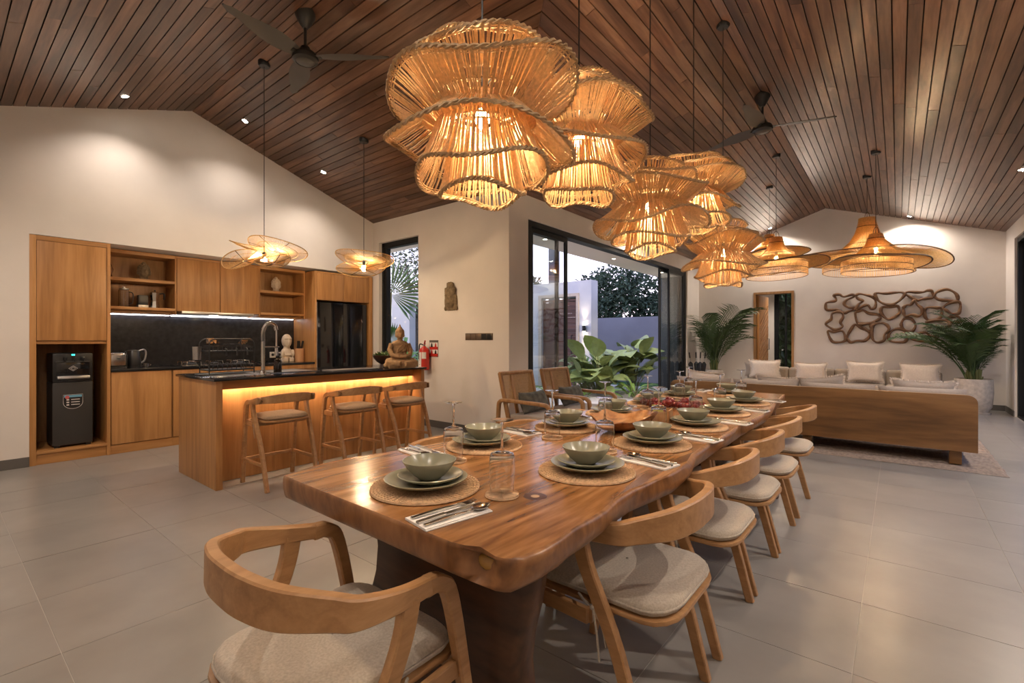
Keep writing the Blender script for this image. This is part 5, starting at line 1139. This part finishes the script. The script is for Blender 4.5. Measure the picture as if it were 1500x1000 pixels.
# wall sculpture
LOOPS = [[(-1.012,2.131),(-0.915,2.136),(-0.846,2.09),(-0.708,2.124),(-0.683,2.08),(-0.811,2.014),(-0.837,1.931),(-0.76,1.865),(-0.666,1.861),(-0.691,1.82),(-0.768,1.792),(-0.846,1.763),(-0.95,1.831),(-1.128,1.838),(-1.146,1.967),(-1.083,1.996),(-0.986,2.013),(-0.977,2.065)],[(-0.641,2.099),(-0.59,2.131),(-0.474,2.099),(-0.392,2.064),(-0.335,1.979),(-0.343,1.857),(-0.408,1.829),(-0.457,1.903),(-0.54,1.886),(-0.624,1.818),(-0.649,1.829),(-0.607,1.921),(-0.532,1.989),(-0.607,2.035)],[(-0.343,2.102),(-0.303,2.13),(-0.183,2.112),(-0.026,2.123),(0.066,2.117),(0.097,2.065),(0.02,1.961),(-0.088,1.896),(-0.199,1.912),(-0.295,1.987)],[(0.105,2.095),(0.158,2.125),(0.278,2.109),(0.366,2.108),(0.425,2.133),(0.483,2.116),(0.497,2.003),(0.41,1.989),(0.337,1.974),(0.278,1.957),(0.173,2.032)],[(0.526,2.04),(0.569,2.104),(0.682,2.135),(0.779,2.081),(0.827,2.003),(0.821,1.919),(0.71,1.931),(0.569,1.961)],[(-1.039,1.749),(-0.95,1.792),(-0.872,1.764),(-0.854,1.679),(-0.898,1.575),(-0.863,1.49),(-0.968,1.428),(-1.056,1.461),(-1.146,1.548),(-1.056,1.643)],[(-0.657,1.757),(-0.59,1.796),(-0.523,1.803),(-0.441,1.739),(-0.311,1.714),(-0.262,1.651),(-0.311,1.602),(-0.408,1.563),(-0.54,1.546),(-0.624,1.568)],[(-0.254,1.762),(-0.231,1.852),(-0.12,1.848),(-0.011,1.863),(0.02,1.802),(0.013,1.713),(-0.12,1.617),(-0.199,1.659)],[(0.082,1.829),(0.127,1.876),(0.188,1.883),(0.233,1.956),(0.278,1.879),(0.344,1.798),(0.337,1.702),(0.292,1.664),(0.203,1.696),(0.112,1.67),(0.082,1.75)],[(0.388,1.787),(0.439,1.823),(0.554,1.809),(0.611,1.787),(0.618,1.673),(0.569,1.608),(0.439,1.592),(0.388,1.661)],[(0.64,1.805),(0.71,1.878),(0.834,1.909),(0.868,1.833),(0.848,1.703),(0.807,1.695),(0.738,1.697),(0.682,1.756)],[(-1.11,1.408),(-1.021,1.386),(-0.88,1.406),(-0.828,1.321),(-0.82,1.215),(-0.898,1.177),(-1.021,1.183),(-1.083,1.28)],[(-0.777,1.32),(-0.708,1.466),(-0.657,1.528),(-0.573,1.464),(-0.474,1.411),(-0.425,1.318),(-0.507,1.205),(-0.624,1.205),(-0.725,1.174),(-0.785,1.236)],[(-0.607,1.527),(-0.54,1.525),(-0.343,1.562),(-0.408,1.502),(-0.392,1.42),(-0.441,1.39),(-0.523,1.463)],[(-0.384,1.481),(-0.311,1.541),(-0.199,1.538),(-0.128,1.436),(-0.199,1.317),(-0.207,1.216),(-0.311,1.175),(-0.384,1.256)],[(-0.135,1.336),(-0.073,1.406),(0.02,1.434),(0.12,1.374),(0.135,1.275),(0.097,1.186),(-0.073,1.186),(-0.135,1.236)],[(0.051,1.533),(0.097,1.621),(0.188,1.618),(0.255,1.509),(0.218,1.392),(0.127,1.393),(0.066,1.453)],[(0.188,1.275),(0.278,1.333),(0.396,1.361),(0.468,1.293),(0.554,1.292),(0.511,1.178),(0.366,1.196),(0.218,1.235)],[(0.696,1.613),(0.765,1.64),(0.848,1.628),(0.862,1.553),(0.779,1.536),(0.71,1.566)],[(0.41,1.544),(0.54,1.58),(0.682,1.567),(0.724,1.48),(0.64,1.425),(0.54,1.484),(0.454,1.466)]]
t = thing('wall_sculpture', 'wide wall sculpture of linked organic wooden loops', 'sculpture', (-.12, YL-.04, 1.65))
for k, L_ in enumerate(LOOPS):
    P = bezc([(x+.12, -.016*(k % 3), z-1.65) for x, z in L_], 5)
    obj('wood_loop', MB().tube(P, [.025+.006*sin(i*.5+k) for i in range(len(P))], 7, closed=True), SCULPT, t, smooth=70)
# palms
def frond(seed, L_=1.0):
    r_ = random.Random(seed); m = MB(); pts = [Vector((0, L_*(.06*u+.44*u*u), L_*(1.03*u-.30*u**3))) for u in [k/16 for k in range(17)]]
    m.tube(pts, [.008*(1-.85*k/16) for k in range(17)], 5)
    for k in range(5, 17):
        for h in (0, .5):
            if k == 16 and h: continue
            p = pts[k] if not h else pts[k].lerp(pts[k+1], .5)
            tn = (pts[min(k+1, 16)]-pts[k-1]).normalized()
            for s_ in (-1, 1):
                l = L_*.34*sin(pi*min(1, (k+h-3.5)/14.5))**.6*r_.uniform(.85, 1.1); sd = Vector((s_, 0, 0)); d = (sd*.75+tn*.7+Vector((0, 0, .12))).normalized()
                w_ = tn.cross(sd).normalized()*.003+tn*.009
                a, b_, c = p, p+d*l*.55+Vector((0, 0, .01)), p+d*l+Vector((0, 0, -.10*l-.02))
                m.add([a-w_*.4, a+w_*.4, b_+w_, b_-w_, c], [(0, 1, 2, 3), (3, 2, 4)])
    return m
FRO = [obj('frond', frond(k), LEAF) for k in range(4)]
def palm(lab, loc, n, H, seed, rpot, hpot, wd, spread=1.0):
    t = thing('potted_palm', lab, 'plant', loc); r_ = random.Random(seed)
    obj('pot', MB().lathe([(0, .03), (rpot*.72, .03), (rpot*.92, .12), (rpot, hpot*.6), (rpot*.97, hpot), (rpot*.90, hpot), (rpot*.92, hpot*.8), (0, hpot*.8)], 36), POTW, t, smooth=40)
    obj('saucer', MB().lathe([(0, 0), (rpot*.85, 0), (rpot*.88, .03), (0, .028)], 30), POTW, t, smooth=40); obj('soil', MB().lathe([(0, hpot*.82), (rpot*.91, hpot*.82)], 24), TRUNK, t)
    st = MB()
    for k in range(n):
        u = (k+.5)/n; a = k*2.4+r_.uniform(-.3, .3); rr = rpot*.35*r_.random(); h = hpot*.82; s0 = H*r_.uniform(.62, 1.0)*(1 if k % 3 else .8)
        base_ = Vector((rr*cos(a), rr*sin(a), h)); st.tube([base_, base_+Vector((.03*cos(a), .03*sin(a), s0*.18))], .011, 5)
        f = inst(FRO[k % 4], 'frond', t, base_+Vector((0, 0, .02)), (0, 0, a-pi/2+r_.uniform(-.2, .2)), s0); wall_ = cos(a)*wd[0]+sin(a)*wd[1]; lean = (r_.uniform(-.30, .26)*spread if wall_ < .35 else r_.uniform(-.36, -.26)); f.scale = (s0*(1 if wall_ < .35 else .72),)*3; rl = r_.uniform(-.25, .25); sc_ = f.scale[0]; vs = [v.co for v in f.data.vertices]
        for _ in range(16):
            f.rotation_euler = (-lean, rl, a-pi/2); f.scale = (sc_,)*3
            M_ = Matrix.Translation(Vector(loc)+f.location) @ f.rotation_euler.to_matrix().to_4x4() @ Matrix.Scale(sc_, 4)
            if all(XC+.03 < p.x < XR-.03 and p.y < YL-.10 for p in (M_ @ v for v in vs)): break
            sc_ *= .95; lean -= .05; rl *= .7
    obj('cane', st, STALK, t, kind='stuff')
palm('potted areca palm in the corner beside the glass doors', (-3.20, 11.12, 0), 26, 1.88, 3, .19, .56, (-.7, .7), .8)
palm('large areca palm in a white planter by right wall', (.98, 11.02, 0), 46, 1.50, 8, .245, .575, (.7, .7), 1.0)
for f in FRO: bpy.data.objects.remove(f)
# umbrellas in a stand
t = thing('umbrella_stand', 'black umbrella stand beside the left potted palm', 'stand', (-3.52, 10.95, 0)); obj('bin', MB().lathe([(0, 0), (.11, 0), (.12, .42), (.112, .42), (.105, .02), (0, .02)], 24), BLACKM, t, smooth=40)
for k, (dx, dy, tx, ty) in enumerate(((-.05, -.02, -.12, 0), (.0, .03, -.03, .0), (.045, .0, .05, -.02), (.06, .05, .12, .02))):
    t = thing('folded_umbrella', 'black folded umbrella in the stand, '+['leftmost', 'second from left', 'third from left', 'rightmost'][k], 'umbrella', (-3.52+dx, 10.95+dy, .025)); t.rotation_euler = (-ty, tx, 0)
    m = MB(); rows = []
    for z, r0 in ((.0, .006), (.1, .018), (.4, .034), (.66, .042), (.70, .018), (.71, .008)): rows.append([(r0*(1+.25*sin(6*a))*cos(a), r0*(1+.25*sin(6*a))*sin(a), z) for a in [2*pi*i/36 for i in range(36)]])
    m.grid(rows, True); obj('canopy', m, BLACKP, t, smooth=60); obj('shaft', MB().tube([(0, 0, -.0), (0, 0, .80)], .006, 6), STEELD, t); obj('handle', MB().tube([(0, 0, .79), (0, 0, .92)], .014, 8), BLACKP, t, smooth=50)
# cane armchairs in front of the glass doors
def lounge():
    t = thing('cane_armchair', 'cane backed teak armchair nearest the wall corner', 'armchair', (0, 0, 0), 0, 'cane armchairs by the glass doors')
    W_ = TEAK['z']; th = .30
    def bk(y, s_): return (y*1.0, -.27-th*s_*.42, .29+s_*.56)
    for s_ in (-1, 1): obj('back_post', MB().sweep([bk(s_*.275, 0), bk(s_*.29, 1)], .035, .045, (1, 0, 0)), W_, t, smooth=50)
    obj('top_rail', MB().sweep([bk(-.29, .985), bk(.29, .985)], .04, .045, (0, 0, 1)), W_, t, smooth=50); obj('lower_rail', MB().sweep([bk(-.28, .42), bk(.28, .42)], .03, .03, (0, 0, 1)), W_, t, smooth=50); obj('centre_post', MB().sweep([bk(.10, 0), bk(.10, .98)], .05, .02, (1, 0, 0)), W_, t, smooth=50)
    m = MB()
    for k in range(40): x = -.26+.52*k/39; a, c = Vector(bk(x, .43)), Vector(bk(x, .96)); m.tube([a, c], .0032, 3, cap=False)
    for k in range(34): q = .44+.51*k/33; m.tube([bk(-.265, q), bk(.265, q)], .0032, 3, cap=False)
    obj('cane_webbing', m, CANE, t, kind='stuff')
    for s_ in (-1, 1):
        x = s_*.325
        obj('arm', MB().sweep(bez([(x, -.40, .0), (x, -.385, .44), (x, -.36, .535), (x, -.27, .555), (x, 0, .55), (x, .22, .545), (x, .29, .52), (x, .315, .44), (x, .33, 0)], 6), .045, .038, (1, 0, 0)), W_, t, smooth=50)
        obj('side_rail', MB().sweep([(x*.93, -.37, .26), (x*.93, .32, .32)], .03, .05, (1, 0, 0)), W_, t, smooth=50)
    obj('front_rail', MB().box(-.30, .28, .29, .30, .31, .34), W_, t, bevel=.003); obj('rear_rail', MB().box(-.30, -.36, .23, .30, -.33, .28), W_, t, bevel=.003)
    obj('seat_cushion', MB().box(-.285, -.26, .30, .285, .31, .40), TAUPE, t, bevel=.03, seg=3); return t
lc = lounge(); lc.location = (-3.08, 4.36, 0); lc.rotation_euler = (0, 0, -pi/2)
dup(lc, (-3.08, 5.16, 0), -pi/2, 'cane backed teak armchair farther from the wall corner')
cushion('lumbar_pillow', 'grey patterned pillow on the nearer cane armchair', 'pillow', (-3.17, 4.36, .405), .50, .25, .15, GREYC, rx=.35, rz=pi/2-pi)
cushion('lumbar_pillow', 'grey patterned pillow on the farther cane armchair', 'pillow', (-3.17, 5.16, .405), .50, .25, .15, GREYC, rx=.35, rz=pi/2-pi)
